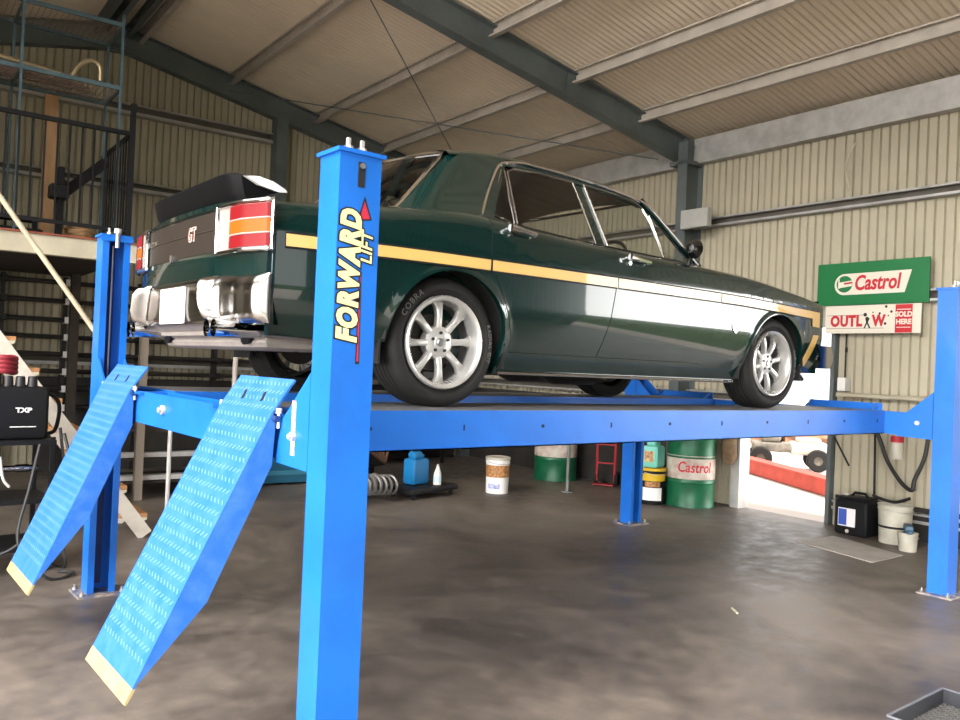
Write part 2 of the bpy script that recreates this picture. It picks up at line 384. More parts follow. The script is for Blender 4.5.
# fly brace gusset on the middle rafter
mb = MB(); 
for gx in (4.16,):
    z = rafz(gx)
    mb.prism([(gx-0.16, z+0.31), (gx+0.14, z+0.33), (gx+0.10, z+0.12), (gx-0.02, z+0.02), (gx-0.16, z+0.02)], 1, YM-0.10, YM-0.088)
trim(mb, STEEL)
PURL = mat('purlin_zinc', (0.62, 0.56, 0.49), 0.5, 0.2, 0.2, 4)
# purlins along y
for px in (5.22, 4.13, 2.98, 1.68, 0.46, 0.30, 0.02, -0.14, -1.36, -2.6, -3.8, -4.9):
    mb = MB(); z = rafz(px)+0.275; sgn = 1 if px > RX else -1
    cchan(mb, (px, YF if px > -2.5 else 3.6, z), (px, EY, z), 0.15, 0.06, (-sgn, 0, 0), up=(0, 0, 1))
    trim(mb, STEEL if -0.2 < px < 0.4 else PURL)
# closure strips where the sheets meet the roof
mb = MB(); mb.box(WX+0.001, WX+0.03, YF, EY, HE+0.335, HE+0.40); trim(mb, CREAM)
# eave strut at the doorway wall
mb = MB(); mb.box(WX-0.125, WX-0.11, YF, EY, HE-0.0, HE+0.315); mb.box(WX-0.11, WX, YF, EY, HE-0.0, HE+0.012); trim(mb, GALV)
# wall girts
GWEB_SHADE = mat('girt_web_shade', (0.12, 0.105, 0.085), 0.7, 0, 0.3, 4)  # shade inside the channel, put into the web colour
LOWDARK = mat('dark_low_panel', (0.030, 0.026, 0.022), 0.75, 0, 0.5, 3)  # very dark panels along the foot of the back and right walls
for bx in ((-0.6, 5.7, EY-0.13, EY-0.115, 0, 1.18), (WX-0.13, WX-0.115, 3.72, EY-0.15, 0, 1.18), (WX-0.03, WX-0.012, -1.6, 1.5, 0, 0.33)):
    mb = MB(); mb.box(*bx); trim(mb, LOWDARK)
def girt_x(y0, y1, z, h=0.12, m=GALV):
    mb = MB(); x1 = WX-0.004; x0 = WX-0.10
    mb.box(x0, x1, y0, y1, z-h/2, z-h/2+0.012); mb.box(x0, x1, y0, y1, z+h/2-0.012, z+h/2); mb.box(x1-0.006, x1, y0, y1, z-h/2, z+h/2)
    mb.cur = 1; mb.box(x1-0.010, x1-0.0065, y0, y1, z-h/2+0.012, z+h/2-0.012); mb.cur = 0; mb.box(x0, x0+0.005, y0, y1, z-h/2, z-h/2+0.030); mb.box(x0, x0+0.005, y0, y1, z+h/2-0.022, z+h/2); trim(mb, [m, GWEB_SHADE])
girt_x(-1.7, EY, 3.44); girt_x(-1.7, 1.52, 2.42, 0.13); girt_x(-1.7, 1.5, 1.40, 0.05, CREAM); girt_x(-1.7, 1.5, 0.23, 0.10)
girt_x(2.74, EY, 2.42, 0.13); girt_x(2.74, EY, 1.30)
def girt_y(x0, x1, z, h=0.14, m=GALV):
    mb = MB(); y1 = EY-0.004; y0 = EY-0.11
    mb.box(x0, x1, y0, y1, z-h/2, z-h/2+0.012); mb.box(x0, x1, y0, y1, z+h/2-0.012, z+h/2); mb.box(x0, x1, y1-0.006, y1, z-h/2, z+h/2)
    mb.cur = 1; mb.box(x0, x1, y1-0.010, y1-0.0065, z-h/2+0.012, z+h/2-0.012); mb.cur = 0; mb.box(x0, x1, y0, y0+0.005, z-h/2, z-h/2+0.045); mb.box(x0, x1, y0, y0+0.005, z+h/2-0.022, z+h/2); trim(mb, [m, GWEB_SHADE])
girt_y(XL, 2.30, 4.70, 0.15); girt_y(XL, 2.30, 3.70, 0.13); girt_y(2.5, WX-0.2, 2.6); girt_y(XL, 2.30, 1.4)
mb = MB(); mb.box(2.31, 2.35, EY-0.22, EY-0.01, 0, rafz(2.33)); mb.box(2.35, 2.48, EY-0.22, EY-0.205, 0, rafz(2.4)); mb.box(2.46, 2.48, EY-0.2, EY-0.01, 0, rafz(2.47)); trim(mb, STEEL)
# door jambs
mb = MB(); mb.box(WX-0.06, WX+0.05, DY0-0.045, DY0, 0, DZ+0.06); trim(mb, STEEL)
mb = MB(); mb.box(WX-0.14, WX+0.05, DY1, DY1+0.05, 0, DZ+0.06); mb.box(WX-0.14, WX-0.13, DY1+0.05, DY1+0.12, 0, DZ+0.06); trim(mb, GALV)
mb = MB(); mb.box(WX-0.10, WX+0.05, DY0, DY1, DZ, DZ+0.06); trim(mb, GALV)

# ================================================================== OUTSIDE
o = MB(); dirv = (W(8.0, 2.5)-W(9.6, 5.3)).normalized(); a = W(9.75, 5.45); b = a+(-dirv)*(-6.5)
o.bar((a.x, a.y, 0.10), (b.x, b.y, 0.10), 0.22, 0.20)
o.bar((a.x, a.y, 0.21), (b.x, b.y, 0.21), 0.26, 0.03)
tag(o.build('kerb_beam', mat('faded_red_paint', (0.55, 0.07, 0.045), 0.7, 0, 0.3, 3)), 'long faded red kerb beam lying on the pale ground outside the doorway', 'kerb')
def blob(mb, c, rx, ry, rz, n=10, jit=0.12):
    i0 = len(mb.v)
    for a in range(n+1):
        th = PI*a/n
        for b in range(2*n):
            q = PI*b/n; k = 1+random.uniform(-jit, jit)
            mb.v.append((c[0]+rx*k*math.sin(th)*math.cos(q), c[1]+ry*k*math.sin(th)*math.sin(q), c[2]+rz*k*math.cos(th)))
    for a in range(n):
        for b in range(2*n): mb.f.append((i0+a*2*n+b, i0+a*2*n+(b+1) % (2*n), i0+(a+1)*2*n+(b+1) % (2*n), i0+(a+1)*2*n+b)); mb.m.append(mb.cur)
hm = MB()
for k in range(16): blob(hm, (11.0+k*0.75, 12.6-k*0.75, 0.12), 0.7, 0.7, 0.22+random.random()*0.10, 7, 0.2)
tag(hm.build('hedge', HEDGE), 'low reddish brown ground plants far beyond the open doorway', 'hedge', kind='stuff')
# old machine on wheels outside
def outdoor_machine():
    p = W(10.5, 5.0); t = empty('old_vehicle', (p.x, p.y, 0), -0.95); t.scale = (0.72, 0.72, 0.72)
    tag(t, 'small old grey open vehicle with dark tyres parked outside the doorway beyond the red kerb', 'vehicle')
    m = MB(); m.rbox(-0.75, 0.15, -0.28, 0.28, 0.40, 0.62, 0.05); m.rbox(-0.55, -0.1, -0.2, 0.2, 0.62, 0.80, 0.06); m.build('body', MUD, t, True)
    m = MB(); m.rbox(0.1, 0.95, -0.25, 0.25, 0.36, 0.66, 0.06); m.rbox(0.25, 0.8, -0.18, 0.18, 0.66, 0.76, 0.04); m.build('engine_cover', mat('pale_machine_paint', (0.5, 0.47, 0.4), 0.5), t, True)
    m = MB(); m.tube([(-0.1, 0, 0.6), (0.05, 0, 0.95)], 0.02); m.tube([(0.05, -0.22, 0.95), (0.05, 0.22, 0.95)], 0.018); m.build('handlebar', BLACK, t, True)
    for x, r in ((-0.55, 0.26), (0.72, 0.26)):
        for y in (-0.36, 0.36):
            M = Matrix.Translation((x, y, r)) @ Matrix.Rotation(PI/2, 4, 'X'); m = MB()
            m.lathe([(0.10, -0.09), (r-0.03, -0.09), (r, -0.05), (r, 0.05), (r-0.03, 0.09), (0.10, 0.09)], 24, M); w = m.build('wheel', TYRE, t, True)
            m = MB(); m.lathe([(0.0, 0.04), (0.10, 0.05), (0.11, 0.09), (0.11, -0.09), (0.10, -0.05), (0, -0.04)], 20, M); m.build('hub', MUD, w, True)
outdoor_machine()

# ================================================================== THE LIFT
XA, YA, LX, LY, HP, DX, DYP = -1.0103, -0.72, 5.0822, 3.1261, 2.2484, 0.165, 0.14
lift = empty('four_post_lift', (0, 0, 0))
tag(lift, 'large blue four post vehicle lift with hanging ramps holding up the green car', 'vehicle lift')
YB = YA+LY
def post(x0, yout, s):
    """s=+1: outer face on -Y side (channel opens to +Y); s=-1 mirrored."""
    e = MB(); t = 0.012; y0 = yout; y1 = yout+s*DYP
    ya, yb = min(y0, y1), max(y0, y1)
    fo = (y0, y0+s*t)
    e.box(x0, x0+DX, min(fo), max(fo), 0.0, HP)                  # web
    yf = (min(y0+s*t, y1), max(y0+s*t, y1)); e.box(x0, x0+t, yf[0], yf[1], 0, HP); e.box(x0+DX-t, x0+DX, yf[0], yf[1], 0, HP)  # flanges
    ed = (y1-s*t, y1)
    e.box(x0+t, x0+t+0.026, min(ed), max(ed), 0, HP); e.box(x0+DX-t-0.026, x0+DX-t, min(ed), max(ed), 0, HP)
    p = e.build('post', BLUE, lift)
    b = MB(); b.box(x0-0.012, x0+DX+0.012, ya-0.012, yb+0.012, HP-0.002, HP+0.012)
    if s < 0: b.box(x0-0.012, x0+DX+0.012, ya-0.012, ya-0.006, HP-0.03, HP+0.0)
    b.build('post_cap', BLUE, p)
    b = MB(); b.box(x0-0.06, x0+DX+0.06, ya-0.05, yb+0.05, 0.0, 0.014); b.build('base_plate', mat('worn_base_plate', (0.10, 0.13, 0.22), 0.5, 0.3, 0.6, 15, color2=(0.45, 0.36, 0.27)), p)
    for bx in (x0-0.035, x0+DX+0.035):
        for by in (ya-0.02, yb+0.02):
            k = MB(); k.tube([(bx, by, 0.012), (bx, by, 0.028)], 0.014, 6); k.tube([(bx, by, 0.028), (bx, by, 0.045)], 0.007, 8); k.build('anchor_bolt', BOLT, p)
    # lifting cable/ladder strip inside the channel
    b = MB(); xm = x0+DX/2
    b.box(xm-0.022, xm+0.022, min(y0+s*0.02, y0+s*0.028), max(y0+s*0.02, y0+s*0.028), 0.05, HP-0.02)
    b.build('lock_strip', BLUED, p)
    # top rod nuts
    for dx in (-0.025, 0.03):
        k = MB(); k.tube([(xm+dx, y0+s*0.05, HP+0.01), (xm+dx, y0+s*0.05, HP+0.035)], 0.016, 6); k.tube([(xm+dx, y0+s*0.05, HP+0.035), (xm+dx, y0+s*0.05, HP+0.062)], 0.009, 8); k.build('top_nut', BOLT, p, True)
    return p
pA = post(XA, YA, 1); pB = post(XA, YB, -1); pC = post(XA+LX, YA, 1); pD = post(XA+LX, YB, -1)
# slot near the top of the near post
k = MB(); k.box(XA+0.072, XA+0.098, YA-0.0035, YA+0.001, 2.135, 2.222); k.build('slot', DARK, pA)
k = MB(); k.tube([(XA+0.085, YA-0.004, 2.208), (XA+0.085, YA-0.012, 2.208)], 0.010, 10); k.build('slot_bolt', BOLT, pA)
for xk, yy in ((XA+0.082, YB-DYP+0.05),):
    k = MB(); k.tube([(xk, YB-DYP-0.012, HP-0.07), (xk, YB-DYP-0.012, HP+0.03)], 0.012, 10); k.tube([(xk, YB-DYP-0.012, HP+0.02), (xk, YB-DYP-0.012, HP+0.05)], 0.022, 8); k.build('rod_end', GALV, pB, True)
    k = MB(); k.tube([(xk, YB-0.06, HP-0.05), (xk, YB-0.06, ZR)], 0.006, 8); k.build('lift_cable', BOLT, pB, True)
# decal on the near post
def decal_fn(cx, cz, off=0.0):
    # text runs upwards, tops to the left; leans slightly
    return lambda x, y, z: (cx-y, YA-off-z, cz+x)
dm = MB(); cz = 1.822; cxm = XA+0.056
add_text(dm, 'FORWARD', 0.104, decal_fn(cxm, cz, 0.0016), 1, extr=0.0004, bold=0.013, shear=0.2, xs=0.80, space=1.16)
add_text(dm, 'FORWARD', 0.104, decal_fn(cxm, cz, 0.0026), 0, extr=0.0004, bold=0.0065, shear=0.2, xs=0.80, space=1.16)
add_text(dm, 'LIFT', 0.062, decal_fn(cxm+0.064, cz+0.105, 0.0020), 1, extr=0.0004, bold=0.006, shear=0.2)
add_text(dm, 'LIFT', 0.062, decal_fn(cxm+0.064, cz+0.105, 0.0030), 0, extr=0.0004, bold=0.001, shear=0.2)
def yz(poly, off, mi, dm=dm):
    i = len(dm.v); dm.v += [(x, YA-off, z) for x, z in poly]; dm.f.append(tuple(range(i, i+len(poly)))); dm.m.append(mi)
yz([(cxm+0.020, cz+0.195), (cxm+0.078, cz+0.205), (cxm+0.046, cz+0.285)], 0.0012, 1); yz([(cxm+0.028, cz+0.20), (cxm+0.070, cz+0.209), (cxm+0.046, cz+0.268)], 0.002, 2)
yz([(cxm+0.036, cz-0.30), (cxm+0.052, cz-0.30), (cxm+0.046, cz+0.02), (cxm+0.036, cz+0.02)], 0.0011, 1); yz([(cxm+0.040, cz-0.29), (cxm+0.048, cz-0.29), (cxm+0.044, cz+0.02), (cxm+0.040, cz+0.02)], 0.0019, 2)
dm.build('decal', [DECALC, mat('decal_black', (0.01, 0.01, 0.012), 0.4), DECALR], pA, fix=False, label='cream and red FORWARD LIFT lettering')
# cross beams
ZB0, ZB1 = 1.150, 1.320
def beam(x0, x1, name='cross_beam'):
    m = MB(); m.box(x0, x0+0.012, YA+0.15, YB-0.15, ZB0, ZB1); m.box(x1-0.012, x1, YA+0.15, YB-0.15, ZB0, ZB1); m.box(x0+0.014, x1-0.014, YA+0.02, YB-0.02, ZB0+0.001, ZB0+0.01); m.box(x0+0.03, x1-0.03, YA+0.02, YA+0.15, ZB0+0.01, ZB1-0.01); m.box(x0+0.03, x1-0.03, YB-0.15, YB-0.02, ZB0+0.01, ZB1-0.01)
    m.box(x0+0.02, x1-0.02, YA+0.16, YB-0.16, ZB0+0.11, ZB0+0.12)
    b = m.build(name, BLUE, lift)
    for (ye, s) in ((YA, 1), (YB, -1)):
        e = MB()
        poly = [(ye+s*0.125, 1.485), (ye+s*0.33, 1.325), (ye+s*0.36, 1.30), (ye+s*0.40, 1.14), (ye+s*0.17, 1.135), (ye+s*0.02, 1.135), (ye+s*0.02, 1.485)]
        poly = [(max(YA+DYP+0.004, min(YB-DYP-0.004, p)), q) for p, q in poly]; e.prism(poly, 0, x0-0.014, x0-0.003); e.prism(poly, 0, x1+0.003, x1+0.014)
        e.build('end_gusset', BLUE, b)
        k = MB(); k.tube([(x0-0.014, ye+s*0.25, 1.25), (x0-0.03, ye+s*0.25, 1.25)], 0.018, 6); k.tube([(x0-0.03, ye+s*0.25, 1.25), (x0-0.04, ye+s*0.25, 1.25)], 0.010, 8); k.build('gusset_bolt', GALV, b, True)
    return b
bR = beam(XA+0.014, XA+0.150); bF = beam(XA+LX+0.014, XA+LX+0.150)
for (yy, zz) in ((1.02, 1.245),):
    k = MB(); k.tube([(XA+0.014, yy, zz), (XA, yy, zz)], 0.024, 20); k.tube([(XA, yy, zz), (XA-0.016, yy, zz)], 0.014, 6); k.build('pivot_bolt', GALV, bR, True)
lb = MB(); lb.box(XA-0.0016, XA+0.0, YA+0.245, YA+0.275, 1.18, 1.38)
lb.build('warning_label', mat('label_paper', (0.8, 0.72, 0.72), 0.5, 0, 0.9, 40, color2=(0.5, 0.1, 0.12)), bR)
# runways
def runway(y0, y1):
    m = MB(); x0, x1 = XA+0.17, XA+LX+0.01
    m.box(x0, x1, y0, y1, ZR-0.008, ZR)
    m.box(x0, x1, y0, y0+0.01, 1.150, ZR-0.008); m.box(x0, x1, y1-0.01, y1, 1.150, ZR-0.008)
    m.box(x0, x1, y0, y0+0.05, 1.150, 1.156); m.box(x0, x1, y1-0.05, y1, 1.150, 1.156)
    m.box(x0-0.18, x0, y0+0.02, y0+0.12, ZR-0.02, ZR-0.008); m.box(x0-0.18, x0, y1-0.12, y1-0.02, ZR-0.02, ZR-0.008)
    r = m.build('runway', [BLUE], lift)
    k = MB()
    k.box(x1-0.012, x1, y0+0.02, y1-0.02, ZR, ZR+0.055); k.bar((x1-0.006, y0+0.05, ZR+0.05), (x1-0.11, y0+0.05, ZR+0.002), 0.01, 0.02); k.bar((x1-0.006, y1-0.05, ZR+0.05), (x1-0.11, y1-0.05, ZR+0.002), 0.01, 0.02)
    k.build('wheel_stop', BLUE, r)
    g = MB()
    g.box(x0+0.005, x1-0.02, y0+0.012, y1-0.012, ZR, ZR+0.0012); g.build('tread_surface', mat('runway_worn_top', (0.20, 0.195, 0.20), 0.40, 0.2, 0.4, 6, 0.3, 120), r)
    for i in range(10):
        xx = x0+0.3+i*0.5
        g = MB(); g.box(xx, xx+0.006, y0-0.003, y0+0.002, 1.235, 1.262) if i % 2 else g.tube([(xx, y0+0.001, 1.25), (xx, y0-0.003, 1.25)], 0.009, 10)
        g.build('hole', DARK, r)
    return r
rn = runway(-0.22, 0.42); rf = runway(1.33, 1.97)
# ramps
def ramp(yc, hx, tx, tz, w=0.51):
    H = Vector((hx, 0, 1.325)); T = Vector((tx, 0, tz)); d = (T-H).normalized(); n = Vector((d.z, 0, -d.x)); n = n if n.x < 0 else -n
    L = (T-H).length; y0, y1 = yc-w/2, yc+w/2
    U = Vector((0.084, 0, 0.122)).normalized()
    m = MB()
    nu = Vector((-U.z, 0, U.x))
    def pt(s, o, y): p = H+d*s-n*o; return (p.x, y, p.z)
    # deck
    m.grid([[pt(0, 0, y0), pt(0, 0, y1)], [pt(L-0.055, 0, y0), pt(L-0.055, 0, y1)]]); m.grid([[pt(0, 0.008, y0), pt(0, 0.008, y1)], [pt(L-0.055, 0.008, y0), pt(L-0.055, 0.008, y1)]])
    m.quad([pt(0, 0, y0), pt(0, 0.008, y0), pt(L-0.055, 0.008, y0), pt(L-0.055, 0, y0)]); m.quad([pt(0, 0, y1), pt(0, 0.008, y1), pt(L-0.055, 0.008, y1), pt(L-0.055, 0, y1)])
    m.quad([pt(L-0.055, 0, y0), pt(L-0.055, 0.008, y0), pt(L-0.055, 0.008, y1), pt(L-0.055, 0, y1)])
    # cheeks
    for (a, b) in ((y0, y0+0.008), (y1-0.008, y1)):
        prof = [(0.0, 0.008), (0.02, 0.030), (0.17, 0.095), (0.70, 0.105), (L-0.08, 0.012), (L-0.08, 0.008)]
        A = [pt(s, o, a) for s, o in prof]; B = [pt(s, o, b) for s, o in prof]; i = len(m.v); m.v += A+B; k = len(prof)
        m.f.append(tuple(range(i, i+k))); m.m.append(0); m.f.append(tuple(range(i+2*k-1, i+k-1, -1))); m.m.append(0)
        for q in range(k): m.f.append((i+q, i+(q+1) % k, i+k+(q+1) % k, i+k+q)); m.m.append(0)
    # raised checker bars
    rows = int((L-0.12)/0.042); m.cur = 1
    for r in range(rows):
        for c in range(14):
            s = 0.03+r*0.042+(0.0); y = y0+0.03+c*(w-0.06)/13
            sg = 1 if r % 2 else -1
            a = pt(s-0.008, -0.0006, y-0.008*sg); b = pt(s+0.008, -0.0006, y+0.008*sg)
            m.bar(a, b, 0.005, 0.0022, up=tuple(n))
    rp = m.build('ramp', [mat('ramp_blue', (0.016, 0.125, 0.50), 0.42, 0.0, 0.25, 14, color2=(0.045, 0.17, 0.54)), mat('ramp_bar_worn', (0.16, 0.30, 0.58), 0.4)], lift)
    # upper flap
    f = MB()
    def fp(s, o, y): p = H+U*s+nu*o; return (p.x, y, p.z)
    P = [fp(0, 0, y0), fp(0, 0, y1), fp(0.155, 0, y1), fp(0.155, 0, y0)]; Q = [fp(0, -0.008, y0), fp(0, -0.008, y1), fp(0.155, -0.008, y1), fp(0.155, -0.008, y0)]
    f.quad(P); f.quad(Q[::-1])
    for q in range(4): f.quad([P[q], P[(q+1) % 4], Q[(q+1) % 4], Q[q]])
    for r in range(4):
        for c in range(14):
            s = 0.02+r*0.036; y = y0+0.03+c*(w-0.06)/13; sg = 1 if r % 2 else -1
            f.cur = 1; f.bar(fp(s-0.008, 0.0006, y-0.008*sg), fp(s+0.008, 0.0006, y+0.008*sg), 0.005, 0.0022, up=tuple(nu))
    f.build('stop_flap', [MATS['ramp_blue'], MATS['ramp_bar_worn']], rp)
    for c in (0.32, 0.68):
        g = MB(); y = y0+w*c; g.bar(fp(0.045, 0.002, y-0.012), fp(0.085, 0.002, y+0.004), 0.016, 0.003, up=tuple(nu)); g.build('slot', DARK, rp)
    g = MB(); P = [pt(L-0.055, -0.001, y0), pt(L-0.055, -0.001, y1), pt(L, -0.001, y1), pt(L, -0.001, y0)]; Q = [pt(L-0.055, 0.012, y0), pt(L-0.055, 0.012, y1), pt(L+0.002, 0.008, y1), pt(L+0.002, 0.008, y0)]
    g.quad(P); g.quad(Q[::-1])
    for q in range(4): g.quad([P[q], P[(q+1) % 4], Q[(q+1) % 4], Q[q]])
    g.build('ramp_tip', TIP, rp, label='bare yellowish metal ramp lip')
    for y in (y0-0.02, y1+0.02):
        g = MB(); g.tube([(hx+0.02, y, 1.325), (hx+0.02, y, 1.345)], 0.012, 8); g.tube([(hx+0.02, y, 1.27), (hx+0.02, y, 1.325)], 0.006, 8); g.build('hinge_pin', GALV, rp, True)
    g = MB(); g.tube([(hx+0.012, y0-0.03, 1.305), (hx+0.012, y1+0.03, 1.305)], 0.012, 12); g.build('hinge_rod', BLUED, rp, True)
    return rp
ramp(-0.082, -1.041, -1.523, 0.345); ramp(1.765, -1.035, -1.49, 0.27, 0.59)

# ================================================================== THE CAR (local: x forwards, rear axle at 0, near tyre face at y=0, centre y=YC)
YC = 0.865
car = empty('sedan_car', (0, 0, ZR), CY)
tag(car, 'dark green classic four door sedan with gold side stripes up on the blue lift', 'car')
zs_f = pchip([-0.97, -0.6, -0.2, 0.16, 0.5, 1.0, 1.8, 2.54, 3.2, 3.45], [0.862, 0.895, 0.940, 0.968, 0.948, 0.922, 0.905, 0.880, 0.815, 0.785])
W_f = pchip([-0.97, -0.6, 0.0, 1.0, 2.4, 3.0, 3.3, 3.45], [0.872, 0.900, 0.920, 0.925, 0.918, 0.905, 0.892, 0.88])
def off_f(x, z):
    t = zs_f(x)-z     # below shoulder
    a = 0.0
    if z > 0.745:
        H = zs_f(x)-0.745; q = (z-0.745)/H
        a = 0.030*q + 0.050*max(0, q-0.72)/0.28*max(0, q-0.72)/0.28
    elif z > 0.51: a = 0.002
    else:
        q = (0.51-z)/0.34; a = 0.002+0.075*q*q+0.048*q
    return a
ARCH = ((0.0, 0.315, 0.345), (2.80, 0.30, 0.352))
def wside(x, z):
    w = W_f(x)-off_f(x, z)
    for (cx, cz, R) in ARCH:
        D = math.hypot(x-cx, z-cz)
        if z > cz-0.1: w += 0.012*math.exp(-((D-R)/0.028)**2)
    return w
def zlow(x):
    for (cx, cz, R) in ARCH:
        if abs(x-cx) < R: return cz+math.sqrt(R*R-(x-cx)**2)
    return 0.30 if x < 0 else (0.172 if x < 2.5 else 0.26)
def SP(x, w, z, s=1): return (x, YC-s*w, z)
xs = set(np.linspace(-0.90, 3.42, 110).round(4))
for (cx, cz, R) in ARCH:
    for k in range(33): xs.add(round(cx-R*math.cos(PI*k/32), 5))
    xs.add(round(cx-R-0.0005, 5)); xs.add(round(cx+R+0.0005, 5))
xs = sorted(xs)
mb = MB()
NT = 30
for s in (1, -1):
    P = []
    for x in xs:
        z0 = zs_f(x); z1 = zlow(x); row = []
        for k in range(NT+1):
            t = k/NT; z = z0+(z1-z0)*t; row.append(SP(x, wside(x, z), z, s))
        row.append(SP(x, wside(x, z1)-0.03, z1+0.004, s))
        P.append(row)
    mb.grid(P)
    # shoulder roll-over to the top surfaces
    P = []
    for x in xs:
        z0 = zs_f(x); w0 = wside(x, z0)
        P.append([SP(x, w0-0.055*math.sin(q)-0.0, z0+0.010*(1-math.cos(q))*0+0.012*math.sin(q), s) for q in np.linspace(0, PI/2, 6)])
    mb.grid(P)
# deck, cowl, bonnet
def topz(x, w, crown):
    z0 = zs_f(x)+0.012; w0 = wside(x, zs_f(x))-0.055
    return z0+crown*(1-(abs(w)/w0)**2.2)
def toppatch(m, x0, x1, crown, lift=0.0, wi=1.0, nx=24, nw=24, w_in=0.0, powb=0.0):
    P = []
    for i in range(nx+1):
        x = x0+(x1-x0)*i/nx; w0 = (wside(x, zs_f(x))-0.055-w_in)*wi
        P.append([SP(x, w0*(1-2*j/nw), topz(x, w0*(1-2*j/nw), crown)+lift, 1) for j in range(nw+1)])
    m.grid(P)
toppatch(mb, -0.90, -0.20, 0.02); toppatch(mb, 2.02, 3.42, 0.045)
# ledges beside the cabin
for s in (1, -1):
    P = []
    for i in range(40):
        x = -0.2+2.22*i/39; w0 = wside(x, zs_f(x))-0.055; z = zs_f(x)+0.012
        P.append([SP(x, w0, z, s), SP(x, w0-0.05, z+0.004, s), SP(x, w0-0.06, z-0.28, s), SP(x, w0-0.06, 0.24, s)])
    mb.grid(P)
# tail: rear wall of the boot with the lip
def xr(w): return -1.005+0.085*(abs(w)/0.87)**3.2
P = []
for zf in (0.0, 0.35, 0.42, 0.86, 0.93, 1.0):
    row = []
    for j in range(25):
        w = 0.868*(1-2*j/24); z = 0.345+(0.866-0.345)*zf
        x = xr(w)+{0.0: 0.05, 0.35: 0.0, 0.42: -0.012, 0.86: -0.010, 0.93: 0.0, 1.0: 0.012}[zf]
        if zf == 1.0: z += 0.012+0.02*(1-(abs(w)/0.87)**2)
        row.append(SP(x, w*(0.998), z))
    P.append(row)
mb.grid(P)
P = [[SP(xr(w)+0.012, w*0.998, 0.866+0.012+0.02*(1-(abs(w)/0.87)**2)) for w in np.linspace(0.868, -0.868, 25)], [SP(-0.90, w, topz(-0.90, w, 0.02)) for w in np.linspace(wside(-0.9, zs_f(-0.9))-0.055, -wside(-0.9, zs_f(-0.9))+0.055, 25)]]
mb.grid(P)
for s in (1, -1):
    P = []
    for z in np.linspace(0.30, 0.862, 16): P.append([SP(-0.90, wside(-0.90, z), z, s), SP(-0.912, wside(-0.90, z)-0.002, z, s), SP(xr(0.868)+0.006, 0.868, z, s), SP(xr(0.868)-0.010, 0.864, z, s)])
    mb.grid(P)
# nose
P = []
for z in np.linspace(0.26, 0.80, 10): P.append([SP(3.42+0.05*(1-(w/0.85)**2)-0.03*abs(z-0.6), w, z) for w in np.linspace(0.845, -0.845, 20)])
mb.grid(P)
P = [[SP(3.42+0.05*(1-(w/0.85)**2)-0.006, w, 0.80) for w in np.linspace(0.845, -0.845, 20)], [SP(3.42, w, topz(3.42, w, 0.045)) for w in np.linspace(0.78, -0.78, 20)]]
mb.grid(P)
body = mb.build('body', PAINT, car, True, 32)
# underside
m = MB(); m.box(0.40, 2.40, YC-0.80, YC+0.80, 0.215, 0.235); m.box(-0.92, 0.40, YC-0.60, YC+0.60, 0.30, 0.32)
m.quad([SP(-0.99, .66, .365), SP(-0.99, -.66, .365), SP(-0.86, -.66, .29), SP(-0.86, .66, .29)])
m.quad([SP(-0.86, .84, .30), SP(-0.86, -.84, .30), SP(-0.38, -.84, .28), SP(-0.38, .84, .28)])
m.box(2.4, 3.35, YC-0.62, YC+0.62, 0.27, 0.29)
m.build('underbody', UNDER, car)
m = MB(); m.rbox(-0.86, -0.40, YC-0.66, YC+0.66, 0.24, 0.31, 0.04); m.build('fuel_tank', UNDER, car, True)
m = MB(); m.tube([(2.82, 0.14, 0.30), (2.82, 2*YC-0.14, 0.30)], 0.025, 12); m.build('front_axle', BLACK, car, True)
m = MB(); m.tube([(0, 0.14, 0.315), (0, 2*YC-0.14, 0.315)], 0.035, 12)
m.lathe([(0.0, -0.14), (0.06, -0.12), (0.12, 0), (0.06, 0.12), (0, 0.14)], 20, Matrix.Translation((0, YC, 0.315)) @ Matrix.Rotation(PI/2, 4, 'X'))
m.build('rear_axle', BLACK, car, True)
for yy in (YC-0.30, YC+0.12):
    m = MB(); m.tube(smoothpath([(2.2, yy, 0.20), (1.2, yy, 0.19), (0.5, yy, 0.19), (0.2, yy, 0.25), (-0.2, yy, 0.40), (-0.4, yy, 0.26)], 8), 0.028, 10)
    m.tube([(1.15, yy, 0.185), (1.25, yy, 0.185), (1.6, yy, 0.185), (1.7, yy, 0.185)], [0.028, 0.07, 0.07, 0.028], 14); m.build('exhaust_pipe', BLACK, car, True)
# wheel housings
for cx, cz, R in ARCH:
    for s in (1, -1):
        m = MB(); M = Matrix.Translation((cx, YC-s*0.60, cz)) @ Matrix.Rotation(PI/2*s, 4, 'X')
        m.lathe([(R+0.012, 0.285), (R+0.03, 0.24), (R+0.03, 0.0), (0.0, 0.0)], 32, M, a0=0 if s > 0 else -PI, a1=PI if s > 0 else 0)
        m.box(cx-R-0.03, cx-R-0.02, min(YC-s*.6, YC-s*.86), max(YC-s*.6, YC-s*.86), 0.2, cz); m.box(cx+R+0.02, cx+R+0.03, min(YC-s*.6, YC-s*.86), max(YC-s*.6, YC-s*.86), 0.2, cz)
        m.build('wheel_housing', DARK, car)
